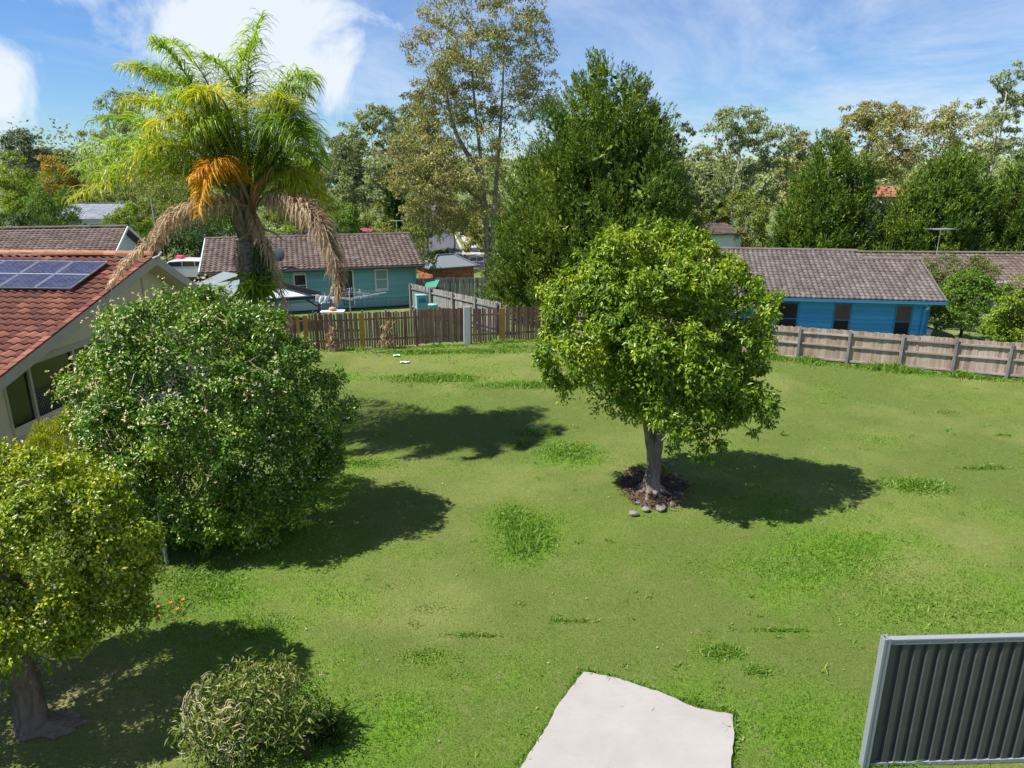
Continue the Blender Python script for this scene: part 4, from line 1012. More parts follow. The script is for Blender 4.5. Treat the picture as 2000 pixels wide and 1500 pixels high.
# ------------------------------------------------------------------ carport, hoist, yard things by the teal house
def carport():
    C = Vector((-12.35, 36.3, 2.62)); B = Vector((-15.9, 39.3, 2.62)); D = Vector((-13.9, 34.7, 1.98)); E = Vector((-9.9, 36.4, 1.98)); A = Vector((-17.3, 38.2, 1.98)); F = Vector((-13.5, 39.6, 1.98))
    e = empty('carport', (C.x, C.y, 0), 0, 'open carport with pale grey gable roof and dark beams behind the palm', 'carport')
    o = Vector((C.x, C.y, 0)); A, B, C, D, E, F = [q-o for q in (A, B, C, D, E, F)]
    m = MB(); m.prism([D, C, B, A], (0, 0, -.05)); m.build('roof_sheet', M['tin_pale'], e); m = MB(); m.prism([C, E, F, B], (0, 0, -.05)); m.build('roof_sheet', M['tin_pale'], e)
    up = Vector((0, 0, -.1))
    for a, b in ((D, C), (C, E), (A, D), (E, F)): m = MB(); m.beam(a+up, b+up, .08, .2); m.build('beam', M['dark'], e)
    m = MB(); m.beam(D+Vector((0, 0, -.28)), E+Vector((0, 0, -.28)), .08, .16); m.build('beam', M['dark'], e)
    m = MB(); m.prism([D+Vector((.2, .2, -.2)), E+Vector((-.2, .2, -.2)), C+Vector((0, .15, -.15))], (0, .03, 0)); m.build('gable_infill', M['pale_blue'], e)
    for a in (D, E, A, F):
        q = Vector((a.x*.96, a.y*.9+.05, 0)); m = MB(); m.box((q.x-.06, q.y-.06, -.05), (q.x+.06, q.y+.06, a.z-.2)); m.build('post', M['dark'], e)
    q = Vector((E.x*.96, E.y*.9+.05, 0)); m = MB(); m.beam(q+Vector((0, 0, 1.15)), q+Vector((-.75, -.3, 1.75)), .06, .08); m.build('brace', M['dark'], e)
carport()
def hoist():
    c = at(683, 585, 35.6); c.z = 0
    e = empty('clothes_hoist', tuple(c), 0, 'rotary clothes hoist with pegs and washing behind the dark fence', 'clothes line')
    white = M['metal']; H = 1.95
    m = MB(); m.tube([(0, 0, 0), (0, 0, H+.15)], .028, 10); m.build('pole', white, e)
    tips = []
    for k in range(4):
        a = math.radians(12+90*k); t = Vector((math.cos(a)*1.85, math.sin(a)*1.85, H+.06)); tips.append(t)
        m = MB(); m.tube([(0, 0, H-.15), t], .017, 6); m.tube([(0, 0, H+.15), t*.55+Vector((0, 0, H*.45+.0))], .01, 5); m.build('arm', white, e)
    m = MB()
    for f in (.35, .55, .75, .97):
        for k in range(4):
            a, b = tips[k].copy(), tips[(k+1) % 4].copy(); a = Vector((a.x*f, a.y*f, H-.15+.21*f)); b = Vector((b.x*f, b.y*f, H-.15+.21*f)); m.tube([a, b], .005, 3, cap=False)
    m.build('line', white, e)
    r = random.Random(3); cols = [surf('peg_%s' % n, c_, .5, .05) for n, c_ in (('white', (.75, .75, .75)), ('pink', (.6, .3, .35)), ('blue', (.2, .35, .6)))]
    for k in range(34):
        f = r.choice((.55, .75, .97)); q = r.randrange(4); s = r.random(); a, b = tips[q]*f, tips[(q+1) % 4]*f; p = a.lerp(b, s); p.z = H-.15+.21*f
        m = MB(); m.box((p.x-.012, p.y-.012, p.z-.09), (p.x+.02, p.y+.012, p.z+.01)); m.build('peg', cols[r.randrange(3)], e)
    items = [('crumpled white shirt hanging on the clothes hoist', 'shirt', (.62, .62, .68), -1.15, -.5, .55, .34), ('small pink cloth pegged on the clothes hoist', 'cloth', (.6, .38, .38), -.55, -.75, .22, .3), ('small white towel at the left end of the clothes hoist', 'towel', (.66, .68, .7), -1.6, -.1, .16, .36), ('dark blue cloth pegged beside the hoist pole', 'cloth', (.2, .24, .36), -.85, -.6, .2, .28)]
    for lab, nm, cc, x, y, w, h in items:
        m = MB(); n = 7; P = []
        for i in range(n+1):
            for j in range(5): P.append((c.x+x-w/2+w*i/n, c.y+y+.05*math.sin(i*2.1+j), H+.02-h*j/4-.02*math.sin(i*1.7)))
        for i in range(n):
            for j in range(4): m.poly([P[i*5+j], P[(i+1)*5+j], P[(i+1)*5+j+1], P[i*5+j+1]])
        o = m.build(nm, surf(nm+'_cloth', cc, .9, .15, 6)); md = o.modifiers.new('s', 'SOLIDIFY'); md.thickness = .01; tag(o, lab, 'laundry')
    # step rail and table
    p = at(648, 605, 37.4); t = empty('stair_rail', (p.x, p.y, 0), .2, 'white tubular handrail of the back steps of the teal house', 'handrail')
    m = MB(); m.tube([(-1.0, 0, 0), (-1.0, 0, .9), (-.8, 0, 1.05), (.3, 0, 1.6), (.3, 0, 0)], .022, 8); m.tube([(-.95, .0, .35), (.3, 0, 1.05)], .018, 8); m.build('rail', M['metal'], t)
    t = empty('table', (p.x+.35, p.y-1.2, 0), .1, 'small white topped table with bits on it under the hoist', 'table')
    m = MB(); m.box((-.6, -.3, .98), (.6, .3, 1.02)); m.build('table_top', M['white'], t)
    for x in (-.55, .55):
        for y in (-.25, .25): m = MB(); m.tube([(x, y, 0), (x, y, .98)], .02, 6); m.build('leg', M['metal'], t)
    m = MB(); m.lathe((p.x+.35, p.y-1.2, 1.022), [(.14, 0), (.2, .08), (.17, .16), (.05, .2)], 12); tag(m.build('basket', surf('basket_orange', (.55, .25, .12), .8, .2, 9), smooth=True), 'small orange basket on the table behind the fence', 'basket')
hoist()
def yard_bits():
    p = at(824, 600, 40.2); t = empty('water_heater', (p.x, p.y, 0), .3, 'teal box shaped heater cabinet at the corner of the teal house', 'heater')
    m = MB(); m.box((-.33, -.25, 0), (.33, .25, 1.15)); m.build('cabinet', M['teal'], t, bevel=.02); m = MB(); m.box((-.35, -.27, 1.15), (.35, .27, 1.19)); m.build('lid', M['teal'], t)
    m = MB(); m.box((-.2, -.262, .75), (.2, -.251, 1.0)); m.build('panel', M['blue_dark'], t)
    p = at(846, 606, 39.0); t = empty('round_tub', (p.x, p.y, 0), 0, 'squat teal plastic tub beside the heater cabinet', 'tub')
    m = MB(); m.lathe((0, 0, 0), [(.24, 0), (.27, .8), (.29, .82), (.29, .86), (.25, .86)], 18); m.build('body', M['teal'], t, True)
    p = at(842, 556, 42.6); m = MB(); m.prism([(-.4, 0, 0), (.3, -.1, 0), (.45, .6, .35), (-.3, .6, .38)], (0, 0, .03)); o = m.build('green_tarpaulin', surf('green_tarp', (.04, .24, .15), .7, .1, 3)); o.location = (p.x, p.y, 1.2); tag(o, 'green tarpaulin over something behind the silvery fence', 'tarpaulin')
    m = MB(); m.box((-.35, .05, -1.2), (.35, .5, 0)); o2 = m.build('stacked_bin', M['dark']); o2.location = (p.x, p.y, 1.2); tag(o2, 'dark bin under the green tarpaulin', 'bin')
    # litter on the lawn
    for (px, py, lab, sx) in ((768, 697, 'crumpled white and blue plastic scrap nearer the dark fence', 1), (781, 710, 'torn white plastic scrap on the grass farther from the dark fence', 1.3)):
        p = G(px, py, .03); m = MB(); r = random.Random(px); n = 6; P = [[(i*.06*sx, j*.05, .07*r.random()) for j in range(5)] for i in range(n)]
        for i in range(n-1):
            for j in range(4): m.poly([P[i][j], P[i+1][j], P[i+1][j+1], P[i][j+1]])
        o = m.build('plastic_scrap', surf('plastic_scrap', (.6, .72, .78), .4, .25, 9)); o.location = (p.x, p.y, .05); md = o.modifiers.new('s', 'SOLIDIFY'); md.thickness = .006; tag(o, lab, 'litter')
    a = G(716, 682, .03); b = G(742, 697, .03); m = MB(); m.tube([a, a.lerp(b, .4)+Vector((.05, 0, .05)), b], [.05, .04, .02], 7); m.tube([a.lerp(b, .55), a.lerp(b, .6)+Vector((.5, .15, .05))], [.03, .012], 6)
    tag(m.build('fallen_branch', M['bark_dark']), 'dead fallen branch on the grass by the dark fence', 'branch')
    # scattered pale chips and leaves over the lawn: uncountable
    n = 420; y = 7+rng.random(n)**1.2*25; x = (rng.random(n)*2-1)*(y*.75); ok = y < yfence(x)-.4; x, y = x[ok], y[ok]
    c = np.stack([x, y, lawn_z(x, y)+.035], 1); d = rng.normal(size=c.shape)*np.array([1, 1, .15]); d /= np.linalg.norm(d, axis=1)[:, None]; s = np.cross(d, [0, 0, 1]); L = (.008+.02*rng.random(len(x)))[:, None]
    V = np.stack([c-d*L, c+s*L*.6, c+d*L, c-s*L*.6], 1).reshape(-1, 3)
    tag(npmesh('leaf_litter', V, np.arange(len(V)).reshape(-1, 4), leafm('litter', [(0, (.16, .10, .05)), (.7, (.34, .27, .16)), (1, (.6, .58, .5))], 0)), 'dry leaves and pale chips scattered on the lawn', 'leaf litter', kind='stuff')
yard_bits()

# ------------------------------------------------------------------ foliage engine
def unit(v): return v/np.maximum(np.linalg.norm(v, axis=-1, keepdims=True), 1e-9)
def rdir(n, r): return unit(r.normal(size=(n, 3)))
def leaves(P, D, N, L, Wd, name, mat, parent, fold=.18, kind=None, mats=None, mi=None):
    D = unit(D); N = unit(N-D*(N*D).sum(1)[:, None]); S = np.cross(D, N); L = np.broadcast_to(L, (len(P),))[:, None]; Wd = np.broadcast_to(Wd, (len(P),))[:, None]
    v0 = P; v2 = P+D*L-N*L*.12; m = P+D*L*.45+N*L*.04
    v1 = m+S*Wd*.5+N*Wd*fold; v3 = m-S*Wd*.5+N*Wd*fold
    V = np.stack([v0, v1, v2, v3], 1).reshape(-1, 3); q = (np.arange(len(P))*4)[:, None]
    F = np.stack([q+np.array([0, 1, 2]), q+np.array([0, 2, 3])], 1).reshape(-1, 3)
    o = npmesh(name, V, F, mat, parent, mi=None if mi is None else np.repeat(mi, 2))
    if mats:
        for x in mats: o.data.materials.append(x)
    return o
def blob_surface(blobs, n, r, k=(.82, 1.05), zmin=-.75, inner=.85):
    """points on the outside of a union of ellipsoids, with their outward direction"""
    B = np.array(blobs, float); area = (B[:, 3]*B[:, 4]+B[:, 4]*B[:, 5]+B[:, 3]*B[:, 5]); out = []; nn = []
    tot = 0
    while tot < n:
        m = n*2; i = r.choice(len(B), m, p=area/area.sum()); d = rdir(m, r); ok = d[:, 2] > zmin; i, d = i[ok], d[ok]
        s = r.uniform(*k, size=len(i))[:, None]; p = B[i, :3]+d*B[i, 3:6]*s
        q = (p[:, None, :]-B[None, :, :3])/B[None, :, 3:6]; ins = (np.linalg.norm(q, axis=2) < inner); ins[np.arange(len(i)), i] = False; ok = ~ins.any(1)
        out.append(p[ok]); nn.append(unit(d/B[i, 3:6])[ok]); tot += ok.sum()
    return np.concatenate(out)[:n], np.concatenate(nn)[:n]
def tufted(blobs, n1, r1, sub, r, k=(.82, 1.05), zmin=-.75, inner=.85, flat=.85):
    """crown in two scales: bulges over the lobes, clumps over each bulge"""
    C1, O1 = blob_surface(blobs, n1, r, k, zmin, inner); rr = r1*r.uniform(.6, 1.3, n1)
    c = np.repeat(C1, sub, 0); o = np.repeat(O1, sub, 0); R = np.repeat(rr, sub)[:, None]
    d = rdir(len(c), r); d = unit(d+o*.55+np.array([0, 0, .25])); C = c+d*R*r.uniform(.65, 1.05, (len(c), 1))*np.array([1, 1, flat])
    return C, unit(d+o*.35), C1
def clumps(C, O, rad, per, r, flat=.8, shell=.45, updir=.6, droop=.3, jitter=.7):
    """leaves round clump centres C (outward O)"""
    M_ = len(C); n = M_*per; d = rdir(n, r); c = np.repeat(C, per, 0); o = np.repeat(O, per, 0); rr = np.repeat(np.broadcast_to(rad, (M_,)), per)[:, None]
    flip = (d*(o+np.array([0, 0, .6]))).sum(1) < -.15; d[flip & (r.random(n) < .6)] *= -1
    P = c+d*rr*(r.random((n, 1))**shell)*np.array([1, 1, flat])
    N = unit(d*.55+o*.5+np.array([0, 0, 1])*updir+r.normal(size=(n, 3))*jitter*.6)
    D = unit(r.normal(size=(n, 3))*.8+d*.6-np.array([0, 0, 1])*droop)
    return P, D, N
def frusta(P0, P1, R0, R1, k, name, mat, parent, extra=None):
    d = unit(P1-P0); a = np.cross(d, [0, 0, 1.0]); bad = np.linalg.norm(a, axis=1) < 1e-3; a[bad] = [1, 0, 0]; a = unit(a); b = np.cross(d, a)
    th = np.arange(k)*2*np.pi/k; ring = a[:, None]*np.cos(th)[None, :, None]+b[:, None]*np.sin(th)[None, :, None]
    V = np.concatenate([P0[:, None]+ring*R0[:, None, None], P1[:, None]+ring*R1[:, None, None]], 1).reshape(-1, 3)
    q = (np.arange(len(P0))*2*k)[:, None, None]; i = np.arange(k); j = (i+1) % k
    F = (q+np.stack([i, j, j+k, i+k], 1)[None]).reshape(-1, 4)
    return npmesh(name, V, F, mat, parent, smooth=True)
def skeleton(trunk, targets, r, pen=.8, sag=.1, tip=.012, pw=.42, rmax=.3):
    """grow limbs from trunk nodes to the targets; returns segment arrays"""
    X = [np.array(p, float) for p in trunk]; par = [i-1 for i in range(len(trunk))]
    base = X[0]; order = np.argsort(np.linalg.norm((targets-X[-1])*np.array([1, 1, .8]), axis=1))
    leafs = []
    for t in targets[order]:
        A = np.array(X); dz = t[2]-A[:, 2]; dist = np.linalg.norm(A-t, axis=1)
        cost = dist*(1+pen*np.clip(-dz/np.maximum(dist, .01)+.15, 0, 2)); cost[:max(1, len(trunk)//3)] += 50
        j = int(np.argmin(cost)); s = A[j]; n = max(2, int(dist[j]/.6)); n = min(n, 6)
        for k in range(1, n+1):
            f = k/n; p = s+(t-s)*f; p[2] += -sag*dist[j]*math.sin(math.pi*f)*.6 + 0; 
            if k < n: p = p+r.normal(size=3)*.06*dist[j]
            X.append(p); par.append(j if k == 1 else len(X)-2)
        leafs.append(len(X)-1)
    X = np.array(X); cnt = np.zeros(len(X)); cnt[leafs] = 1
    for i in range(len(X)-1, 0, -1): cnt[par[i]] += cnt[i]
    R = np.minimum(tip*np.maximum(cnt, 1)**pw, rmax); i = np.arange(len(trunk), len(X)); p = np.array(par)[i]
    return X[p], X[i], np.minimum(R[p], R[i]*1.35), R[i]
def trunk_tube(pts, rad, name, mat, parent, n=12, lumps=.12, seed=0):
    m = MB(); r = random.Random(seed); P = []; R = []
    k = 5
    for i in range(len(pts)-1):
        for j in range(k):
            f = j/k; P.append(Vector(pts[i]).lerp(Vector(pts[i+1]), f)); R.append(rad[i]+(rad[i+1]-rad[i])*f)
    P.append(Vector(pts[-1])); R.append(rad[-1])
    # smooth the path
    for _ in range(3): P = [P[0]]+[(P[i-1]+P[i]*2+P[i+1])/4 for i in range(1, len(P)-1)]+[P[-1]]
    m.tube(P, R, n)
    for i in range(len(m.v)):
        q = Vector(m.v[i]); ring = i//n
        if ring < len(P): c = P[ring]; m.v[i] = tuple(c+(q-c)*(1+r.uniform(-lumps, lumps)))
    return m.build(name, mat, parent, True)

# ------------------------------------------------------------------ leaf materials
LM = {}
LM['ficus'] = leafm('ficus_leaf', [(.05, (.018, .055, .010)), (.4, (.055, .125, .014)), (.75, (.13, .215, .018)), (1, (.22, .27, .03))], .28, .3, .6, .9, gain=1.5, hue=(1.45, 1.15, .8))
LM['camellia'] = leafm('camellia_leaf', [(.05, (.014, .045, .016)), (.45, (.035, .088, .020)), (.8, (.085, .15, .022)), (1, (.16, .20, .035))], .18, .3, .65, .7, gain=1.8, hue=(1.4, 1.2, .6))
LM['bloom'] = leafm('pale_blossom', [(0, (.34, .36, .12)), (.5, (.62, .59, .36)), (1, (.74, .64, .46))], .2, .6, .3, 1)
LM['lilly'] = leafm('glossy_yellow_leaf', [(.05, (.022, .06, .010)), (.4, (.075, .125, .014)), (.75, (.16, .195, .018)), (1, (.27, .25, .03))], .25, .33, .55, .9, gain=1.8, hue=(1.25, 1.15, .7))
LM['cypress'] = leafm('cypress_spray', [(.05, (.012, .036, .010)), (.45, (.032, .078, .017)), (.8, (.070, .125, .022)), (1, (.12, .165, .03))], .15, .75, .15, .5, gain=2.2, hue=(1.5, 1.08, .9))
LM['cypress2'] = leafm('cypress_spray_green', [(.05, (.012, .036, .010)), (.45, (.034, .083, .017)), (.8, (.075, .135, .020)), (1, (.13, .18, .028))], .15, .75, .15, .5, gain=2.2, hue=(1.35, 1.0, .9))
LM['golden'] = leafm('golden_conifer', [(.1, (.10, .15, .012)), (.6, (.21, .26, .02)), (1, (.33, .34, .04))], .2, .7, .2, 2, gain=1.6, hue=(1.1, 1.0, .8))
LM['gum'] = leafm('gum_leaf', [(.05, (.05, .065, .028)), (.45, (.11, .125, .050)), (.8, (.19, .185, .085)), (1, (.27, .22, .115))], .22, .5, .35, .35, tint=(.20, .145, .065), gain=1.7, hue=(1.4, 1.3, 1.1))
LM['gum_green'] = leafm('gum_leaf_green', [(.05, (.045, .068, .030)), (.45, (.095, .125, .055)), (.8, (.165, .19, .095)), (1, (.23, .24, .13))], .22, .5, .35, .35, gain=1.55, hue=(1.35, 1.3, 1.15))
LM['gum_blue'] = leafm('gum_leaf_blue', [(.05, (.05, .070, .048)), (.5, (.10, .135, .095)), (1, (.18, .215, .15))], .2, .5, .35, .35, gain=1.2, hue=(1.4, 1.3, 1.2))
LM['green'] = leafm('green_leaf', [(.05, (.022, .06, .012)), (.45, (.055, .125, .020)), (.8, (.10, .19, .03)), (1, (.16, .25, .04))], .25, .45, .4, .6, gain=1.5, hue=(1.25, 1.05, .8))
LM['lime'] = leafm('lime_leaf', [(.05, (.06, .10, .012)), (.45, (.13, .19, .02)), (.8, (.20, .26, .03)), (1, (.28, .31, .06))], .3, .5, .35, .6, gain=1.4)
LM['darkgreen'] = leafm('dark_leaf', [(.05, (.012, .035, .012)), (.5, (.028, .068, .020)), (1, (.06, .11, .03))], .15, .45, .4, .6, gain=1.5, hue=(1.2, 1, .8))
LM['redtip'] = leafm('redtip_leaf', [(.05, (.035, .07, .018)), (.5, (.08, .125, .03)), (.8, (.17, .115, .045)), (1, (.26, .12, .06))], .2, .4, .45, .8, gain=1.4)
LM['orange'] = leafm('autumn_leaf', [(.05, (.12, .10, .02)), (.5, (.25, .19, .03)), (1, (.38, .24, .05))], .3, .5, .3, .6, gain=1.3)
LM['olive'] = leafm('olive_leaf', [(.05, (.05, .075, .018)), (.5, (.11, .145, .03)), (1, (.19, .21, .05))], .2, .55, .3, .5, gain=1.35, hue=(1.2, 1.1, 1.0))

# ------------------------------------------------------------------ the trees on the lot
def ficus():
    r = np.random.default_rng(21); b = Vector((3.56, 16.75, 0))
    e = empty('ficus_tree', tuple(b), 0, 'glossy broad leaved tree with forked grey trunk standing alone mid lawn', 'tree')
    sx = .92; bl = [(-.1, .1, 4.5, 1.9, 1.9, 1.9), (-1.7, .1, 4.3, 1.25, 1.3, 1.2), (1.75, .0, 4.35, 1.35, 1.3, 1.45), (-.9, -.2, 5.6, 1.15, 1.1, 1.0), (.9, .1, 5.5, 1.3, 1.2, 1.05), (-.1, -.1, 5.2, 1.4, 1.3, 1.25), (-2.05, .3, 4.95, .8, .85, .6),
          (1.7, -.2, 2.95, 1.15, 1.2, 1.15), (-1.3, -.3, 2.95, 1.0, 1.1, 1.0), (.5, -1.0, 3.2, 1.3, 1.0, 1.2), (2.3, .1, 3.6, .85, .9, .8), (-.4, -1.2, 3.7, 1.2, .9, 1.0), (.2, 1.1, 3.4, 1.5, 1.1, 1.3), (-2.1, .1, 3.6, .75, .9, .7), (1.0, -.5, 2.35, .7, .8, .65), (-.8, .4, 6.15, .6, .6, .55)]
    C, O, C1 = tufted([(b_[0]*(sx if b_[0] < 0 else .74), b_[1], b_[2])+tuple(q*.84 for q in b_[3:]) for b_ in bl], 150, .50, 9, r, (.78, 1.1), -.85, .84); Ci, Oi = blob_surface([(b_[0]*.8,)+b_[1:3]+tuple(q*.8 for q in b_[3:]) for b_ in bl], 600, r, (.45, .88), -.9, .55)
    P, D, N = clumps(C, O, r.uniform(.10, .26, len(C)), 47, r, .8, .5, .8, .75, .8)
    P2, D2, N2 = clumps(Ci, Oi, .4, 22, r, .9, .5, .3, .6)
    P, D, N = np.concatenate([P, P2]), np.concatenate([D, D2]), np.concatenate([N, N2]); n = len(P)
    leaves(P, D, N, r.uniform(.07, .16, n), r.uniform(.035, .07, n), 'crown', LM['ficus'], e)
    t1 = [(0, 0, -.1), (.02, 0, .25), (.06, .02, .9), (.14, .02, 1.5), (.18, 0, 2.1), (.45, .1, 3.0), (.7, .2, 3.9)]
    trunk_tube(t1, [.36, .22, .165, .14, .12, .09, .05], 'trunk', M['bark_mid'], e, 14, .07, 3)
    trunk_tube([(.0, -.02, .75), (-.02, -.03, 1.1), (-.14, -.03, 1.7), (-.3, -.03, 2.4), (-.8, 0, 3.3), (-1.1, 0, 4.2)], [.12, .12, .11, .095, .07, .04], 'limb', M['bark_mid'], e, 12, .06, 4)
    trunk_tube([(.16, 0, 1.6), (.34, -.02, 2.1), (.42, -.1, 2.7), (.9, -.3, 3.4)], [.1, .085, .07, .04], 'limb', M['bark_mid'], e, 10, .06, 5)
    tg = np.concatenate([C[r.choice(len(C), 170, False)], Ci[r.choice(len(Ci), 60, False)]])
    a, b_, c, d = skeleton([(.1, 0, 1.0), (.16, 0, 1.6), (.18, 0, 2.1), (-.2, 0, 2.2), (.45, .1, 3.0), (-.6, 0, 3.0), (0, .2, 3.6), (.2, 0, 4.4)], tg, r, .7, .05, .009, .42, .09)
    frusta(a, b_, c, d, 5, 'branches', M['bark_grey'], e)['kind'] = 'stuff'
    # flaring roots
    m = MB(); q = random.Random(4)
    for k in range(9):
        an = k*.7+.2; L = q.uniform(.4, .75); m.tube([(0, 0, .28), (math.cos(an)*.22, math.sin(an)*.22, .14), (math.cos(an)*L, math.sin(an)*L, .02), (math.cos(an+.3)*L*1.25, math.sin(an+.3)*L*1.25, -.02)], [.1, .09, .05, .02], 7)
    m.build('roots', M['bark_mid'], e, True)
    # soil ring and stones
    t = NT('bare_soil'); t.rough(.95).spec(.1); t.col(t.ramp(t.noise(7, 6, .7), [(.3, (.045, .03, .022)), (.6, (.12, .085, .06)), (.8, (.26, .2, .15))])); t.bump(t.noise(22, 5, .7), 1, .04)
    m = MB(); q = random.Random(8); n = 44; rings = 9; cx, cy = b.x+.12, b.y+.25; P = []
    for i in range(rings+1):
        for k in range(n):
            an = 2*math.pi*k/n; rad = (1+.16*math.sin(an*3+1)+.1*math.sin(an*7))*(.86+.10*q.random())*i/rings
            x = cx+math.cos(an)*rad*.92; y = cy+math.sin(an)*rad*1.2; P.append((x, y, .075+.05*(1-(i/rings))*q.random()+.02*q.random()-(.07 if i == rings else 0)))
    for i in range(rings):
        for k in range(n): j = (k+1) % n; m.poly([P[i*n+k], P[i*n+j], P[(i+1)*n+j], P[(i+1)*n+k]])
    o = m.build('soil_patch', t.mat, smooth=True); tag(o, kind='structure')
    stone = surf('grey_stone', (.21, .19, .17), .9, .35, 4, bump=.5, bscale=25); k = 0
    spots = [(1238, 1000, .13), (1262, 992, .11), (1290, 990, .14), (1312, 982, .12), (1328, 962, .1), (1312, 905, .1), (1296, 898, .09), (1248, 978, .08), (1330, 940, .09), (1318, 925, .1)]
    labs = ['leftmost pale stone of the ring at the lone tree trunk', 'pale stone next to the leftmost one under the lone tree', 'broad grey stone in front of the trunk of the lone tree', 'grey stone right of the broad one in the tree ring', 'small grey stone at the right side of the tree ring', 'small stone behind the trunk of the lone tree', 'smallest stone behind the trunk in the tree ring', 'tiny stone tucked against the trunk foot', 'stone at the rightmost edge of the tree ring', 'stone on the right of the ring nearer the trunk']
    for (px, py, s), lab in zip(spots, labs):
        p = G(px, py, .1); m = MB(); q = random.Random(k+50); n = 9; rg = []
        m.lathe((0, 0, 0), [(s*.5, -.06), (s*1.0, -.01), (s*.95, s*.25), (s*.6, s*.42), (s*.1, s*.46)], n)
        m.v = [(x*(1+q.uniform(-.2, .2)), y*.8*(1+q.uniform(-.2, .2)), z*(1+q.uniform(-.15, .15))) for x, y, z in m.v]
        o = m.build('stone', stone, smooth=False, bevel=.015); o.location = (p.x, p.y, .06); o.rotation_euler.z = q.random()*6; tag(o, lab, 'stone', 'stones round the trunk of the lone tree'); k += 1
    # twigs and mulch scattered in the ring
    n = 900; an = r.random(n)*6.28; rad = r.random(n)**.6*1.1; x = cx+np.cos(an)*rad*.9; y = cy+np.sin(an)*rad*1.2; c = np.stack([x, y, np.full(n, .12)+r.random(n)*.03], 1); d = unit(r.normal(size=(n, 3))*np.array([1, 1, .2]))
    o = leaves(c, d, np.tile([0, 0, 1.0], (n, 1)), r.uniform(.05, .16, n), r.uniform(.01, .04, n), 'mulch', leafm('mulch', [(0, (.05, .03, .02)), (.7, (.16, .10, .07)), (1, (.4, .33, .26))], 0, .9, .1), None); tag(o, 'twigs and bark mulch round the lone tree trunk', 'mulch', kind='stuff')
ficus()

def camellia():
    r = np.random.default_rng(31); b = Vector((-6.75, 14.9, 0))
    e = empty('camellia_bush', tuple(b), 0, 'huge rounded dark green bush dotted with pale blossom by the red roofed house', 'bush')
    bl = [(-.1, 0, 3.0, 2.15, 2.0, 2.05), (-1.5, .1, 3.45, 1.1, 1.2, 1.1), (-.7, .1, 4.3, 1.25, 1.2, 1.0), (.6, 0, 4.15, 1.25, 1.2, 1.05), (1.45, 0, 3.3, 1.2, 1.2, 1.1), (-.5, -.5, 1.8, 1.55, 1.4, 1.3), (1.0, .1, 1.9, 1.45, 1.3, 1.3), (-2.15, 0, 3.35, .62, .7, .5), (2.2, .1, 2.75, .75, .8, .8), (-1.1, .3, 4.85, .55, .6, .42), (-.1, .2, 4.95, .6, .6, .45), (.4, -.8, 1.0, 1.15, .9, .85), (-1.7, -.3, 2.4, .8, .8, .7), (1.3, .2, 4.3, .55, .6, .5), (2.1, 0, 1.9, .6, .7, .6), (1.3, -.3, 1.0, .9, .8, .8), (-.6, -.6, .9, .9, .8, .8)]
    C, O, C1 = tufted([b_[:3]+tuple(q*.92 for q in b_[3:]) for b_ in bl], 230, .40, 8, r, (.86, 1.10), -.9, .86); Ci, Oi = blob_surface(bl, 1200, r, (.62, .92), -.95, .62)
    P, D, N = clumps(C, O, r.uniform(.10, .24, len(C)), 38, r, .85, .5, .85, .15, .8); P2, D2, N2 = clumps(Ci, Oi, .36, 16, r, .9, .5, .3, .3)
    P, D, N = np.concatenate([P, P2]), np.concatenate([D, D2]), np.concatenate([N, N2]); n = len(P)
    leaves(P, D, N, r.uniform(.065, .11, n), r.uniform(.036, .056, n), 'foliage', LM['camellia'], e)
    # blossoms sit on the outer clumps, fewer low down
    ok = r.random(len(C)) < np.clip((C[:, 2]-.4)/4.2, .12, .9)*(.35+1.0*(vnoise(C[:, 0]+9, C[:, 2]+9, .8, 60) > .45)); Cb, Ob = C[ok], O[ok]; r2 = .2
    pb = np.repeat(Cb, 4, 0)+rdir(len(Cb)*4, r)*.2+np.repeat(Ob, 4, 0)*.14; k = 4; pp = np.repeat(pb, k, 0); nn = unit(np.repeat(np.repeat(Ob, 4, 0), k, 0)+np.array([0, 0, .8])+r.normal(size=(len(pp), 3))*.5)
    o = leaves(pp+rdir(len(pp), r)*.008, rdir(len(pp), r)+nn*.4, nn, r.uniform(.03, .055, len(pp)), r.uniform(.03, .045, len(pp)), 'blossoms', LM['bloom'], e); o['kind'] = 'stuff'
    tg = C[r.choice(len(C), 150, False)]; a, b_, c, d = skeleton([(0, 0, 0), (0, 0, .4), (.1, 0, .9), (-.3, 0, 1.5), (.3, 0, 1.6), (0, 0, 2.4), (0, 0, 3.2)], tg, r, .6, .04, .01, .42, .1)
    frusta(a, b_, c, d, 5, 'branches', M['bark_grey'], e)['kind'] = 'stuff'
    for k, (x, y) in enumerate(((0, 0), (-.5, -.3), (.5, .2), (-1.2, -.5))): trunk_tube([(x, y, -.1), (x*1.1, y, .8), (x*1.6, y*1.3, 2.0), (x*2, y*1.5, 3.2)], [.12, .09, .07, .04], 'trunk', M['twig'], e, 9, .08, k)
    # bare twigs showing on the left flank
    a0 = r.normal(size=(26, 3))*np.array([.4, .08, .4])+np.array([-.95, -1.45, 3.3]); d0 = unit(r.normal(size=(26, 3))+np.array([.2, -.5, -.6])); frusta(a0, a0+d0*.38, np.full(26, .007), np.full(26, .003), 4, 'bare_twigs', surf('pale_twig', (.5, .42, .34), .8, .2), e)['kind'] = 'stuff'
camellia()

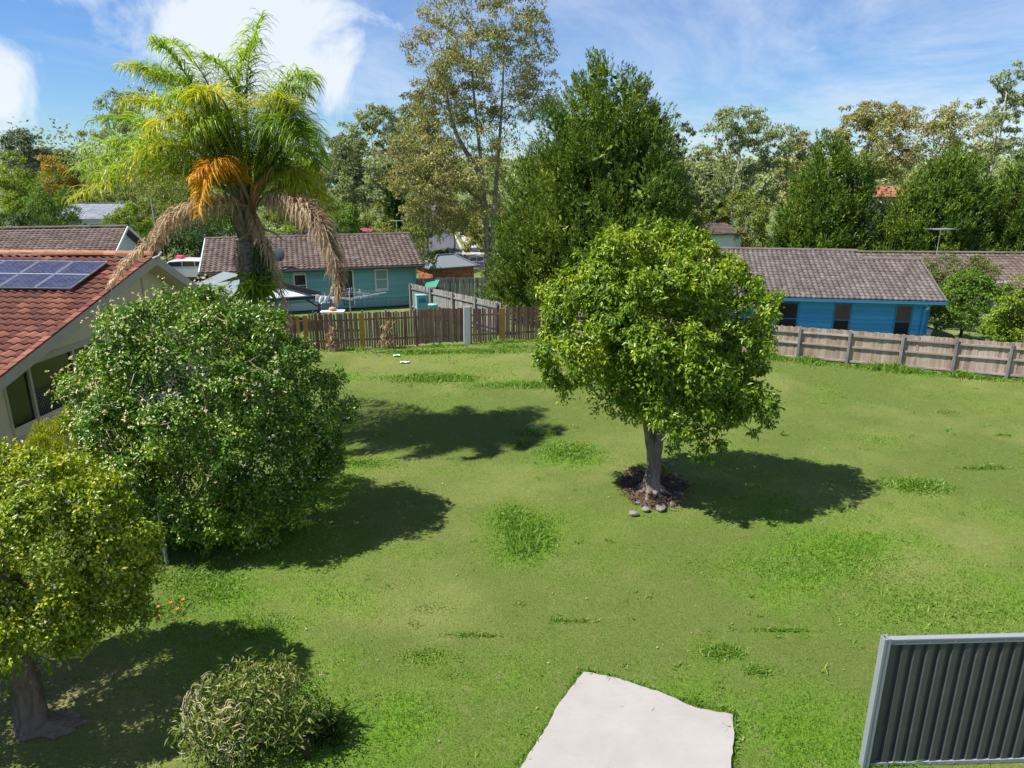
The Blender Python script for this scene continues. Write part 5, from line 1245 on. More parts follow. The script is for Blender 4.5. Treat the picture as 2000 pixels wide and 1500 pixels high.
def front_tree():
    r = np.random.default_rng(41); b = Vector((-7.2, 8.75, 0))
    e = empty('round_headed_tree', tuple(b), 0, 'dense yellow green round headed tree with thick trunk in the near left corner', 'tree')
    bl = [(-.35, .4, 2.6, 1.75, 1.6, 1.5), (.65, .5, 2.6, 1.1, 1.1, 1.1), (-.8, .6, 3.2, 1.15, 1.1, .8), (.3, .6, 3.1, .95, 1.0, .75), (-1.7, .3, 2.6, 1.1, 1.2, 1.15), (.2, -.2, 1.95, 1.1, .85, .8), (-1.0, -.1, 1.95, 1.1, .95, .8), (.95, .4, 1.95, .75, .75, .7), (.75, .9, 3.25, .5, .5, .4), (-.3, .7, 3.85, .55, .5, .35)]
    C, O, C1 = tufted([b_[:3]+tuple(q*.9 for q in b_[3:]) for b_ in bl], 210, .30, 9, r, (.84, 1.07), -.85, .88); Ci, Oi = blob_surface(bl, 900, r, (.6, .92), -.95, .6)
    P, D, N = clumps(C, O, r.uniform(.08, .19, len(C)), 37, r, .85, .5, .9, .15, .8); P2, D2, N2 = clumps(Ci, Oi, .32, 18, r, .9, .5, .3, .3)
    P, D, N = np.concatenate([P, P2]), np.concatenate([D, D2]), np.concatenate([N, N2]); n = len(P)
    leaves(P, D, N, r.uniform(.052, .092, n), r.uniform(.028, .046, n), 'crown', LM['lilly'], e)
    pb = np.repeat(C[r.random(len(C)) < .35], 2, 0); pb = pb+rdir(len(pb), r)*.15; pp = np.repeat(pb, 6, 0); o = leaves(pp, rdir(len(pp), r), rdir(len(pp), r)+np.array([0, 0, 1]), .028, .024, 'blossoms', leafm('white_blossom', [(0, (.6, .6, .55)), (1, (.8, .78, .74))], .2, .6), e); o['kind'] = 'stuff'
    trunk_tube([(-.02, 0, -.1), (0, 0, .12), (.02, .02, .6), (0, .05, 1.1), (-.1, .15, 1.9), (-.2, .3, 2.6)], [.31, .215, .19, .185, .14, .09], 'trunk', M['bark_brown'], e, 16, .05, 6)
    tg = C[r.choice(len(C), 120, False)]; a, b_, c, d = skeleton([(0, .05, .6), (0, .05, 1.1), (-.1, .15, 1.9), (-.2, .3, 2.6)], tg, r, .6, .03, .01, .42, .12); frusta(a, b_, c, d, 5, 'branches', M['bark_grey'], e)['kind'] = 'stuff'
    # worn bare earth round the trunk
    t = NT('worn_earth'); t.rough(.95).spec(.1); t.col(t.ramp(t.noise(9, 6, .7), [(.3, (.13, .095, .07)), (.7, (.30, .24, .18))])); t.bump(t.noise(30, 5, .7), .8, .03)
    m = MB(); n = 30; q = random.Random(2); P = [(b.x+.25+math.cos(6.283*k/n)*(.5+.08*math.sin(k*1.9)), b.y-.02+math.sin(6.283*k/n)*(.3+.06*math.sin(k*1.3)), .03) for k in range(n)]
    for k in range(n): m.poly([(b.x+.2, b.y, .085), P[k], P[(k+1) % n]])
    tag(m.build('bare_earth', t.mat), kind='structure')
front_tree()

def golden_shrub():
    r = np.random.default_rng(51); b = G(118, 1010); b = Vector((-9.35, 14.3, 0))
    e = empty('golden_conifer', tuple(b), 0, 'bright golden green conifer shrub under the tinted windows', 'shrub')
    bl = [(.25, 0, 1.5, .75, .7, 1.6), (-.5, 0, 1.3, .7, .7, 1.45), (.95, .1, 1.1, .6, .6, 1.3)]
    C, O = blob_surface(bl, 420, r, (.85, 1.05), -.3, .85); up = unit(O*.5+np.array([0, 0, 1.0])); k = 50; P = np.repeat(C, k, 0)+np.repeat(up, k, 0)*r.random((len(C)*k, 1))*.22+rdir(len(C)*k, r)*.06
    D = np.repeat(up, k, 0)+r.normal(size=P.shape)*.5; leaves(P, D, np.repeat(O, k, 0)+r.normal(size=P.shape)*.5, .07, .02, 'foliage', LM['golden'], e)
    trunk_tube([(0, 0, -.1), (.1, 0, .8), (.2, 0, 1.8)], [.07, .05, .02], 'trunk', M['bark_dark'], e, 8)
golden_shrub()

def net_shrub():
    r = np.random.default_rng(61); c = at(505, 1395, 8.35); b = Vector((c.x, 8.25, 0))
    e = empty('variegated_shrub', tuple(b), 0, 'tangled shrub with cream edged olive leaves and looping stems near the slab', 'shrub')
    bl = [(-.15, 0, .72, .72, .6, .55), (.35, .1, .72, .6, .55, .5), (-.45, -.1, .6, .5, .5, .48), (.1, .1, 1.0, .5, .45, .35)]
    C, O = blob_surface(bl, 420, r, (.45, 1.18), -.9, .3); P, D, N = clumps(C, O, .2, 10, r, .9, .5, .5, .35, 1.0); n = len(P)
    m1 = leafm('variegated_leaf', [(.05, (.05, .10, .018)), (.45, (.13, .19, .03)), (.72, (.24, .26, .07)), (.9, (.42, .37, .18)), (1, (.5, .34, .10))], .25, .4, .5, 2)
    leaves(P, D, N, r.uniform(.07, .15, n), r.uniform(.018, .034, n), 'foliage', m1, e)
    q = random.Random(9); m = MB()
    for k in range(150):    # looping pale stems, thickest on the left flank
        th = q.uniform(2.0, 5.0) if k < 110 else q.uniform(0, 6.28); ph = q.uniform(-.7, .9); R = .78; p0 = Vector((-.2+math.cos(th)*math.cos(ph)*R, math.sin(th)*math.cos(ph)*R*.8, .68+math.sin(ph)*.6))
        t = Vector((-math.sin(th), math.cos(th), 0)); u = Vector((0, 0, 1)); s = q.uniform(.05, .10); pts = []
        a0 = q.uniform(0, 6.28)
        for i in range(7): an = a0+i*.65; pts.append(p0+t*math.cos(an)*s+u*math.sin(an)*s*1.2+Vector((q.uniform(-.01, .01),)*3))
        m.tube(pts, .0055, 4, cap=False)
    m.build('looping_stems', surf('pale_stem', (.42, .37, .20), .6, .25, 6), e)['kind'] = 'stuff'
    m = MB()
    for k in range(9): an = k*.7; m.tube([(0, 0, -.05), (math.cos(an)*.15, math.sin(an)*.12, .35), (math.cos(an)*.45, math.sin(an)*.35, .75)], [.02, .014, .006], 5)
    m.build('stems', M['bark_dark'], e)
    # dark green strappy plant and stake to its right
    b2 = G(640, 1440); e2 = empty('strappy_plant', tuple(b2), 0, 'dark green strappy plant just right of the tangled shrub', 'plant')
    n = 90; an = r.random(n)*6.28; L = r.uniform(.25, .5, n); base = r.normal(size=(n, 3))*np.array([.12, .1, 0]); d = np.stack([np.cos(an), np.sin(an), r.uniform(.5, 1.6, n)], 1); leaves(base, d, rdir(n, r)+np.array([0, 0, 1]), L, .03, 'leaves', LM['darkgreen'], e2)
    p = at(598, 1456, 8.05); m = MB(); m.box((-.045, -.045, 0), (.045, .045, .40)); m.box((-.05, -.05, .40), (.05, .05, .425)); e3 = empty('garden_stake', (p.x, p.y, 0), .3, 'short black stake standing beside the tangled shrub', 'stake'); m.build('shaft', M['black'], e3, bevel=.004)
    m = MB(); m.tube([(0, 0, .42), (-.06, 0, .47), (-.12, .02, .5)], .006, 5); m.build('tie', M['black'], e3)
    m = MB(); q = Vector((0, 0, 0)); m.lathe((0, 0, 0), [(.004, 0), (.022, .03), (.012, .07)], 7); o = m.build('blue_flower', surf('blue_petal', (.10, .14, .6), .5, .1)); pp = at(605, 1410, 8.1); o.location = pp; 
    tag(o, 'single blue flower on the right side of the tangled shrub', 'flower'); m = MB(); m.tube([(0, 0, -pp.z), (.02, 0, -pp.z*.5), (0, 0, .005)], .004, 4); m.build('stem', LM['darkgreen'], o)
net_shrub()

def red_flowers():
    q = random.Random(4); labs = ['orange flower nearest the shade of the near tree', 'orange flower low in the grass left of its neighbours', 'orange flower highest up the slope of grass', 'orange flower on its own in the bright grass', 'orange flower lowest beside the near tree shade', 'pale orange flower farthest right in the bright grass']
    for (px, py), lab in zip(((357, 1172), (308, 1186), (346, 1190), (308, 1205), (340, 1212), (333, 1178)), labs):
        p = G(px, py, .16); m = MB()
        for k in range(5): a = k*1.257; m.prism([(0, 0, 0), (math.cos(a-.4)*.03, math.sin(a-.4)*.03, .012), (math.cos(a)*.045, math.sin(a)*.045, .02), (math.cos(a+.4)*.03, math.sin(a+.4)*.03, .012)], (0, 0, .004))
        o = m.build('orange_flower', M['petal']); o.location = p; tag(o, lab, 'flower', 'orange flowers at the edge of the near shade'); m = MB(); m.tube([(0, 0, -.16), (.01, 0, 0)], .004, 4); m.build('stem', LM['green'], o)
M['petal'] = surf('orange_petal', (.8, .16, .05), .6, .15, 9)
red_flowers()

def wire_fence():
    A = Vector((-7.25, 13.25, 0)); B = Vector((-10.6, 17.4, 0)); d = B-A; L = d.length
    e = empty('wire_fence', tuple(A), math.atan2(d.y, d.x), 'sagging chain wire fence between the near tree and the big bush', 'fence')
    m = MB(); H = 1.15; s = .085; n = int(L/s)
    for k in range(n):
        for sg in (1, -1):
            pts = []; x = k*s
            steps = 14
            for i in range(steps+1): pts.append((x+(s*.5 if (i % 2) else 0)*sg+s*.25, -.10*math.sin(x*1.3)*i/steps, H*i/steps))
            m.tube(pts, .0045, 3, cap=False)
    o = m.build('wire_mesh', surf('wire_pale', (.45, .45, .48), .4, .1, 5, metal=.5), e); o['kind'] = 'stuff'
    for x in (0, 1.8, 3.6, L): m = MB(); m.tube([(x, .04, -.1), (x, .04, 1.25)], .024, 8); m.build('post', M['metal'], e)
    m = MB(); m.tube([(1.2, -.12, .95), (2.2, -.2, 1.3)], .022, 7); m.build('loose_rail', M['white'], e)
    m = MB(); m.tube([(0, 0, 1.14), (L*.5, -.06, 1.1), (L, 0, 1.15)], .008, 5); m.build('top_wire', M['metal'], e)
wire_fence()

# ------------------------------------------------------------------ palm
def palm():
    b = at(487, 700, 20.3); b.z = 0
    e = empty('queen_palm', tuple(b), 0, 'tall feathery palm with one orange frond and dead fronds hanging below', 'palm tree')
    o = Vector(b); r = np.random.default_rng(71)
    def L_(px, py, dy=0): return at(px, py, 20.3+dy)-o
    # trunk with leaf scars
    pts = [Vector((0, 0, -.1)), Vector((0, 0, .3)), L_(487, 600), L_(485, 540), L_(478, 470)]
    m = MB(); P = []; R = []
    for i in range(60):
        f = i/59*4; k = min(3, int(f)); p = pts[k].lerp(pts[k+1], f-k); P.append(p); R.append((.265+(.05 if i < 4 else 0)-.0006*i)*(1+.035*(i % 2)))
    m.tube(P, R, 14); m.build('trunk', M['bark_palm'], e, True)
    # old leaf bases fanning out above
    base = L_(480, 468); heart = L_(492, 405)
    boot = bark('leaf_base', (.10, .075, .055), (.30, .24, .18), 9)
    for k in range(12):
        a = k*2.4; d = Vector((math.cos(a), math.sin(a), 0)); m = MB(); s = base+Vector((0, 0, .1+.06*k)); m.tube([s+d*.08, s+d*.2+Vector((0, 0, .25)), s+d*.3+Vector((0, 0, .6)), s+d*.42+Vector((0, 0, .95))], [.12, .10, .05, .03], 7); m.build('leaf_base', boot, e, True)
    m = MB(); m.tube([base, base.lerp(heart, .5), heart], [.24, .2, .12], 12); m.build('crown_shaft', boot, e, True)
    G1 = leafm('palm_leaflet', [(.05, (.035, .075, .014)), (.4, (.085, .155, .022)), (.75, (.17, .235, .03)), (1, (.30, .33, .05))], .5, .35, .6, .5, gain=1.7, hue=(1.15, 1.1, .75))
    G2 = leafm('palm_leaflet_yellow', [(.05, (.085, .12, .015)), (.4, (.17, .21, .025)), (.75, (.30, .30, .035)), (1, (.45, .38, .05))], .45, .35, .5, .5, gain=1.5, hue=(1.1, 1.05, .7))
    OR = leafm('palm_leaflet_orange', [(.05, (.34, .17, .015)), (.5, (.62, .33, .02)), (1, (.75, .50, .06))], .45, .4, .4, .5, tcol=(1.2, 1, .5))
    BR = leafm('palm_leaflet_dead', [(.05, (.24, .16, .10)), (.5, (.50, .37, .24)), (1, (.72, .57, .40))], .35, .7, .2, .5, tcol=(1.1, 1, .8))
    rach = surf('rachis_green', (.20, .22, .07), .5, .15, 5); rach2 = surf('rachis_brown', (.30, .21, .12), .7, .2, 5)
    def frond(P0, P1, P2, P3, mat, rm, llen=.62, n=250, droop=.9, label=None, wid=.026, spread=1.0, width_lo=.15):
        """cubic Bezier midrib, plumose leaflets that arch over and hang"""
        P = [np.array(q, float) for q in (P0, P1, P2, P3)]
        def bz(t): t = np.asarray(t)[:, None]; return (1-t)**3*P[0]+3*(1-t)**2*t*P[1]+3*(1-t)*t*t*P[2]+t**3*P[3]
        def dz(t): t = np.asarray(t)[:, None]; return unit(3*(1-t)**2*(P[1]-P[0])+6*(1-t)*t*(P[2]-P[1])+3*t*t*(P[3]-P[2]))
        ts = np.linspace(0, 1, 16); m = MB(); m.tube([tuple(q) for q in bz(ts)], [.045*(1-t)**.8+.006 for t in ts], 6); f = m.build('frond', rm, e)
        if label: f['label'] = label
        t = .16+.84*r.random(n)**.92; c = bz(t); T = dz(t); side = unit(np.cross(T, [0, 0, 1.0])); up = np.cross(side, T)
        s = np.where(r.random(n) < .5, -1, 1)[:, None]; el = r.uniform(-.35, .75, n)[:, None]
        d0 = unit(side*s*spread+up*el+T*r.uniform(.25, .7, n)[:, None]+r.normal(size=(n, 3))*.16)
        wid = wid*1.12; LL = (1.12*llen*(np.sin(np.pi*np.clip(t*.86+.1, 0, 1))**.5*.85+.15)*r.uniform(.75, 1.15, n))[:, None]
        segs = 4; V = []; p = c; d = d0; w = wid
        wv = unit(np.cross(d0, np.array([0, 0, 1.0])+.001)); rows = []
        prof = [.5, 1.0, .85, .55, .08]
        rot = r.normal(size=(n, 3))*.5
        for k in range(segs+1):
            wd = unit(np.cross(d, [0, 0, 1.0])+rot*.6); rows.append(p-wd*w*prof[k]*.5); rows.append(p+wd*w*prof[k]*.5)
            p = p+d*LL/segs; d = unit(d+np.array([0, 0, -1.0])*droop*(k+1)/segs*r.uniform(.5, 1.2, (n, 1)))
        V = np.stack(rows, 1).reshape(-1, 3); q = (np.arange(n)*10)[:, None]
        F = np.concatenate([q+np.array([2*k, 2*k+1, 2*k+3, 2*k+2]) for k in range(segs)])
        lf = npmesh('leaflets', V, F, mat, f); lf['kind'] = 'stuff'; return f
    # (apex px, tip px, depth shift at the apex, at the tip, material)
    H = heart
    S = [((440,130),(505,75),.3,.5,G1),((470,110),(512,30),.8,1.4,G1),((385,140),(300,150),.6,.6,G1),((400,110),(330,80),1.0,1.4,G1),((330,170),(235,200),-.4,-.6,G2),((300,240),(150,290),-.3,-.5,G1),((310,210),(180,235),.8,1.4,G1),
         ((300,300),(130,390),.0,-.3,G2),((560,150),(590,260),-.3,-.9,G1),((550,120),(600,190),.6,1.2,G1),((590,210),(632,300),.2,.2,G1),((600,250),(628,340),.9,1.6,G1),((560,290),(630,420),-.3,-.7,G2),
         ((420,180),(370,270),-1.2,-1.8,G1),((360,180),(290,260),-1.2,-1.8,G2),((550,180),(585,270),-1.1,-1.6,G1),((330,270),(180,350),-.9,-1.3,G1),
         ((340,200),(260,290),1.7,2.9,G1),((350,240),(250,320),-.8,-1.4,G2),((420,150),(300,200),-.9,-1.2,G1),((440,140),(380,190),-1.0,-1.7,G2),((380,130),(270,130),.2,.2,G1),((530,140),(575,215),-.9,-1.3,G2),((480,140),(400,110),.2,.1,G1),((590,180),(600,300),-1.0,-1.7,G1),((330,120),(240,130),.4,.5,G2),((350,100),(300,80),-.5,-.7,G1),((560,100),(610,160),-.4,-.6,G1),((600,340),(642,410),-.4,-.6,G2),((570,300),(622,380),.8,1.3,G2),((260,260),(150,330),.6,1.0,G1)]
    for (ax, ay), (tx, ty), da, dt, mt in S:
        A = L_(ax, ay, da); T = L_(tx, ty, dt); P1 = H.lerp(A, .55)+Vector((0, 0, .25)); frond(H, P1, A, T, mt, rach, .88, 330, 1.25, wid=.027)
    # orange frond facing the viewer, dead fronds
    frond(H, L_(455, 300, -1.2), L_(400, 270, -2.0), L_(390, 420, -2.3), OR, rach2, .58, 420, 1.1, 'orange frond')
    frond(H, L_(460, 310, -1.2), L_(430, 290, -1.8), L_(372, 350, -2.1), OR, rach2, .48, 240, 1.1, 'orange frond')
    frond(H, L_(440, 390, -1.0), L_(340, 375, -1.8), L_(302, 480, -1.9), BR, rach2, .62, 520, 1.6, 'dead straw coloured frond', spread=.6)
    frond(H, L_(400, 400, -.4), L_(290, 440, -.8), L_(215, 560, -1.4), BR, rach2, .5, 420, 1.6, 'dead straw coloured frond', spread=.5)
    frond(H, L_(540, 375, -1.0), L_(650, 370, -1.9), L_(662, 580, -1.9), BR, rach2, .68, 850, 1.8, 'dead straw coloured frond', spread=.5)
    frond(H, L_(560, 380, -1.0), L_(630, 380, -1.8), L_(650, 520, -1.6), BR, rach2, .5, 420, 1.8, 'dead straw coloured frond', spread=.5)
    frond(H, L_(480, 440, -.5), L_(545, 470, -.5), L_(570, 690, -.9), BR, rach2, .42, 420, 1.9, 'dead straw coloured frond', spread=.3)
    # hanging fruit cluster, brown spathe
    m1 = LM['darkgreen']; c0 = np.array(L_(515, 508, -.3)); n = 2600; d = rdir(n, r); P = c0+d*np.array([.27, .25, .62])*(r.random((n, 1))**.4); P[:, 0] *= 1
    leaves(P, d*.6-np.array([0, 0, 1.0]), d, .075, .045, 'fruit_cluster', m1, e)
    m = MB(); m.tube([H, L_(510, 440, -.4), L_(508, 480, -.5)], [.05, .04, .02], 7); m.build('fruit_stalk', rach2, e)
    sp = surf('spathe_brown', (.20, .085, .045), .7, .25, 4); m = MB(); m.tube([L_(492, 415, -.3), L_(500, 370, -.5), L_(535, 325, -.6)], [.05, .16, .04], 8); m.build('spathe', sp, e, True)
    for a, b_, c, dd in ((505, 465, 520, 560), (500, 440, 555, 470), (465, 470, 455, 520)):
        m = MB(); m.tube([L_(488, 455, -.2), L_(a, b_, -.35), L_((a+c)//2+8, (b_+dd)//2, -.45), L_(c, dd, -.45)], [.035, .03, .025, .012], 6); m.build('old_stalk', rach2, e, True)
    c0 = np.array(L_(470, 510, -.1)); n = 260; d = rdir(n, r); o2 = leaves(c0+d*np.array([.12, .15, .4]), d-np.array([0, 0, .8]), d, .12, .03, 'trunk_fibres', BR, e); o2['kind'] = 'stuff'
    # green leaf tuft to the right of the trunk (self sown)
    c0 = np.array(L_(505, 600, -.3)); n = 160; d = rdir(n, r)+np.array([.3, -.3, -.9]); leaves(np.tile(c0+np.array([0, 0, .9]), (n, 1))+r.normal(size=(n, 3))*.12, d, rdir(n, r), r.uniform(.5, 1.1, n), .05, 'lower_fronds', G1, e)
    # dead fronds fallen onto the fence
    for px, w, h, lab in ((565, .42, 1.7, 'heap of dead palm fronds hanging over the left end of the dark fence'), (655, .36, 1.05, 'dry tuft of dead frond against the dark fence, left of its twin'), (760, .36, 1.2, 'dry tuft of dead frond against the dark fence, right of its twin')):
        s = fence_s(px); A = BL+(FC-BL).normalized()*s; n = 420; f = r.random(n); P = np.stack([A.x+r.normal(size=n)*w*.42*(1.2-f*.7), A.y-.16-r.random(n)*.22, .03+f*h], 1); d = np.stack([r.normal(size=n)*.45, r.normal(size=n)*.3, np.where(r.random(n) < .7, -1, 1)*1.0], 1)
        o3 = leaves(P, d, rdir(n, r), r.uniform(.12, .4, n), .022, 'dead_frond', BR, None); tag(o3, lab, 'dead frond')
palm()

# ------------------------------------------------------------------ conifers and background trees
def cypress(label, px, Y, top, wpx, peaks, n, seed, mat, base_z=None, prof=None, group=None, low=.0, plume=.85, k=25):
    """broad cypress: feathery plumes sweeping up over a conical body"""
    r = np.random.default_rng(seed); X = at(px, top, Y).x; ztop = at(px, top, Y).z; z0 = tz(X, Y) if base_z is None else base_z
    zc = Y*CT+(CAMH-(z0+ztop)/2)*ST; X = (px-1000)/FPX*zc; R = wpx/2/FPX*zc; H = ztop-z0
    e = empty('cypress_tree', (X, Y, z0), 0, label, 'tree', group)
    C = []; O = []
    prof = prof or (lambda t: (1-t)**.62*min(1, .55+t*2.2))
    pk = peaks or [(0, 1.0, 1.0)]
    for dx, hs, ws in pk:
        m_ = int(n*ws/sum(q[2] for q in pk)); t = r.random(m_*3); pr = np.array([prof(q) for q in t]); keep = r.random(m_*3) < pr/pr.max(); t = t[keep][:m_]; pr = pr[keep][:m_]
        a = r.random(len(t))*2*np.pi; lump = .97+.06*np.sin(a*3+t*9+seed)+.08*np.sin(a*7-t*19)+.07*np.sin(a*11+t*31)
        rr = pr*R*ws*lump*r.uniform(.80, 1.0, len(t)); C.append(np.stack([dx*R+np.cos(a)*rr, np.sin(a)*rr, t*H*hs*.985+low], 1)); O.append(np.stack([np.cos(a), np.sin(a), .25+t*.6], 1))
    C = np.concatenate(C); O = unit(np.concatenate(O)); Craw, Oraw = C, O; sel = r.random(len(C)) < 1/11; L1 = C[sel]; LO = O[sel]; rl = r.uniform(.45, 1.05, len(L1))*plume*.75
    i9 = np.repeat(np.arange(len(L1)), 9); dd = unit(rdir(len(i9), r)+LO[i9]*.5); C = L1[i9]*np.array([.95, .95, 1])+dd*rl[i9][:, None]*r.uniform(.5, 1.0, (len(i9), 1)); O = unit(LO[i9]+dd*.6); hs_ = r.random(len(Craw)) < .62; C = np.concatenate([C, Craw[hs_]*np.array([.95, .95, .985])]); O = np.concatenate([O, Oraw[hs_]]); C[:, 2] = np.clip(C[:, 2], .1, None); ax = unit(O*.75+np.array([0, 0, .75])+r.normal(size=O.shape)*.16)
    PL = plume*.95*r.uniform(.5, 1.3, len(C)); f = r.random((len(C), k, 1)); q = C[:, None]-ax[:, None]*PL[:, None, None]*.35+ax[:, None]*PL[:, None, None]*f*1.1
    q = q+r.normal(size=q.shape)*(.17*PL[:, None, None]*(1.1-f)); 
    D = ax[:, None]*1.0+r.normal(size=q.shape)*.38+(q-C[:, None])*.4; N = O[:, None]*.6+r.normal(size=q.shape)*.5+np.array([0, 0, .75])
    sz = Y/700*1.9
    Lf = r.uniform(.7, 1.5, len(C)*k)*max(.165, sz*1.45); leaves(q.reshape(-1, 3), D.reshape(-1, 3), N.reshape(-1, 3), Lf, Lf*.27, 'crown', mat, e, .1)
    # inner fill so that the heart of the tree is closed
    m_ = n*4; i = r.choice(len(C), m_); P = C[i]*np.array([1, 1, 1])*np.stack([r.uniform(.6, .92, m_)]*2+[np.ones(m_)*.97], 1); Lf = np.full(m_, max(.4, sz*2.5)); o = leaves(P, rdir(m_, r)+np.array([0, 0, .6]), rdir(m_, r), Lf, Lf*.5, 'inner_foliage', mat, e); o['kind'] = 'stuff'
    trunk_tube([(0, 0, -.2), (0, 0, H*.3), (0, 0, H*.85)], [R*.07+.1, R*.05+.06, .05], 'trunk', M['bark_dark'], e, 9)
    m2 = 60; j = r.choice(len(C), m2); zt = C[j, 2]*.75; s = np.stack([np.zeros(m2), np.zeros(m2), zt], 1); frusta(s, C[j]*.93, np.full(m2, .06), np.full(m2, .015), 5, 'branches', M['bark_grey'], e)['kind'] = 'stuff'
    return e
cypress('huge dark green conical cypress behind the corner of the two fences', 1172, 39.5, 112, 495, [(0, 1.0, .95), (-.14, .95, .62), (.17, .95, .62), (-.36, .80, .58), (.40, .80, .58), (-.58, .54, .42), (.60, .54, .42)], 5000, 81, LM['cypress'], plume=.86, low=.1,
        prof=lambda t: (1-t)**.5*min(1, .80+t*1.0)*1.0)
cypress('twin peaked green cypress behind the blue house, left of the wider one', 1612, 62, 268, 215, [(-.08, 1.0, .9), (.42, .97, .62), (-.3, .7, .75)], 1900, 82, LM['cypress2'], plume=1.2, prof=lambda t: (1-t)**.6*min(1, .8+t*1.2))
cypress('broad ragged cypress right of the twin peaked one', 1822, 60, 285, 225, [(-.1, .90, .85), (.5, 1.0, .62), (-.5, .72, .62), (.15, .93, .7)], 2100, 83, LM['cypress2'], plume=1.2, prof=lambda t: (1-t)**.45*min(1, .85+t*.9))
cypress('tall cypress cut by the right edge of the picture', 1985, 60, 300, 180, [(-.1, .98, .9), (.4, 1.0, .8)], 1500, 84, LM['cypress2'], plume=1.2, prof=lambda t: (1-t)**.5*min(1, .85+t*.9))
cypress('slim dark pine spire before the pale gums', 770, 66, 316, 42, None, 420, 85, LM['darkgreen'], plume=.7, prof=lambda t: (1-t)**.7)

def tree(label, px, Y, top, wpx, mat, seed, kind='broad', barkm='bark_grey', n=None, name='tree', group=None, dens=1.0, blobs=None, base=None, cat='tree', trunks=None, lsize=1.0, h0=.3):
    """crown as clumps over a handful of lobes; kind: broad, gum (open, hanging, layered), shrub"""
    r = np.random.default_rng(seed); P = at(px, top, Y); X, zt = P.x, P.z; z0 = tz(X, Y) if base is None else base; H = zt-z0; R = wpx/2/FPX*(Y*CT)*(1.15 if kind == 'gum' else 1.03)
    e = empty(name, (X, Y, z0), 0, label, cat, group)
    if blobs is None:
        blobs = []
        if kind == 'gum':
            for k in range(24):
                a = k*2.4+r.random(); f = (k+.5)/24; z = H*(.24+.64*f); rad = R*(.74-.42*max(0, (f-.5)*2)**1.5); blobs.append((math.cos(a)*rad*(.35+.65*r.random()), math.sin(a)*rad*.8, z, R*r.uniform(.28, .42), R*r.uniform(.28, .42), H*r.uniform(.08, .12)))
            blobs.append((r.normal()*R*.15, 0, H*.90, R*.45, R*.4, H*.10))
        elif kind == 'shrub':
            for k in range(9): a = r.random()*6.28; blobs.append((math.cos(a)*R*.45, math.sin(a)*R*.4, H*r.uniform(.32, .66), R*.55, R*.5, H*.34))
        else:
            for k in range(12): a = r.random()*6.28; f = r.random(); blobs.append((math.cos(a)*R*.52*(1.1-f*.7), math.sin(a)*R*.5, H*(h0+.1+f*(.72-h0)), R*r.uniform(.4, .55), R*.45, H*r.uniform(.14, .2)))
            blobs.append((0, 0, H*.84, R*.45, R*.4, H*.16))
    blobs = [list(b) for b in blobs]
    px_m = Y/700.0; gum = kind == 'gum'
    n1 = n or int(dens*(125 if gum else 60)); sub = 8; r1 = max(R*(.17 if gum else .2), px_m*3)*(.8 if n else 1)
    C, O, C1 = tufted(blobs, n1, r1, sub, r, (.5, 1.05) if gum else (.75, 1.05), -.7, .7, .6 if gum else .8); nc = len(C)
    rad = r.uniform(.5, 1.1, nc)*max(r1*.55, px_m*1.6); per = 12 if gum else 14
    Pn, D, N = clumps(C, O, rad, per, r, .7 if gum else .8, .55, .8, .9 if gum else .3, .9); m = len(Pn)
    if not gum: Ci, Oi = blob_surface(blobs, 160, r, (.4, .8), -.8, .4); P2, D2, N2 = clumps(Ci, Oi, r1, 12, r); Pn, D, N = np.concatenate([Pn, P2]), np.concatenate([D, D2]), np.concatenate([N, N2]); m = len(Pn)
    Ls = max(.11, px_m*(2.55 if gum else 2.15))*lsize*r.uniform(.65, 1.3, m); leaves(Pn, D, N, Ls, Ls*(.46 if gum else .5), 'crown', mat, e)
    ztr = min(b[2] for b in blobs)
    if kind != 'shrub':
        tr = trunks or [[(0, 0), (.04, .2), (-.05, .45), (.06, .7), (0, .88)]]
        nodes = []
        for ti, t in enumerate(tr):
            pts = [(x*R, 0, max(-.2, f*H) if f > 0 else -.3) for x, f in t]; r0 = max(.09, H*(.018 if not n else .011)); trunk_tube(pts, [r0*(1-.8*i/(len(pts)-1)) for i in range(len(pts))], 'trunk', M[barkm], e, 9, .05, seed+ti); nodes += [(p[0], p[1], p[2]) for p in pts[1:]]
        tg = C1[r.choice(len(C1), min(len(C1), 110 if kind == 'gum' else 50), False)]; a, b_, c, d = skeleton([(0, 0, H*.1)]+nodes, tg, r, .7, .04, max(.014, px_m*.14), .38, H*.012); frusta(a, b_, c, d, 5, 'branches', M[barkm], e)['kind'] = 'stuff'
    else:
        tg = C1[r.choice(len(C1), min(len(C1), 30), False)]; a, b_, c, d = skeleton([(0, 0, 0), (0, 0, H*.1), (0, 0, H*.3)], tg, r, .6, .04, .012, .4, .06); frusta(a, b_, c, d, 5, 'branches', M[barkm], e)['kind'] = 'stuff'
    return e
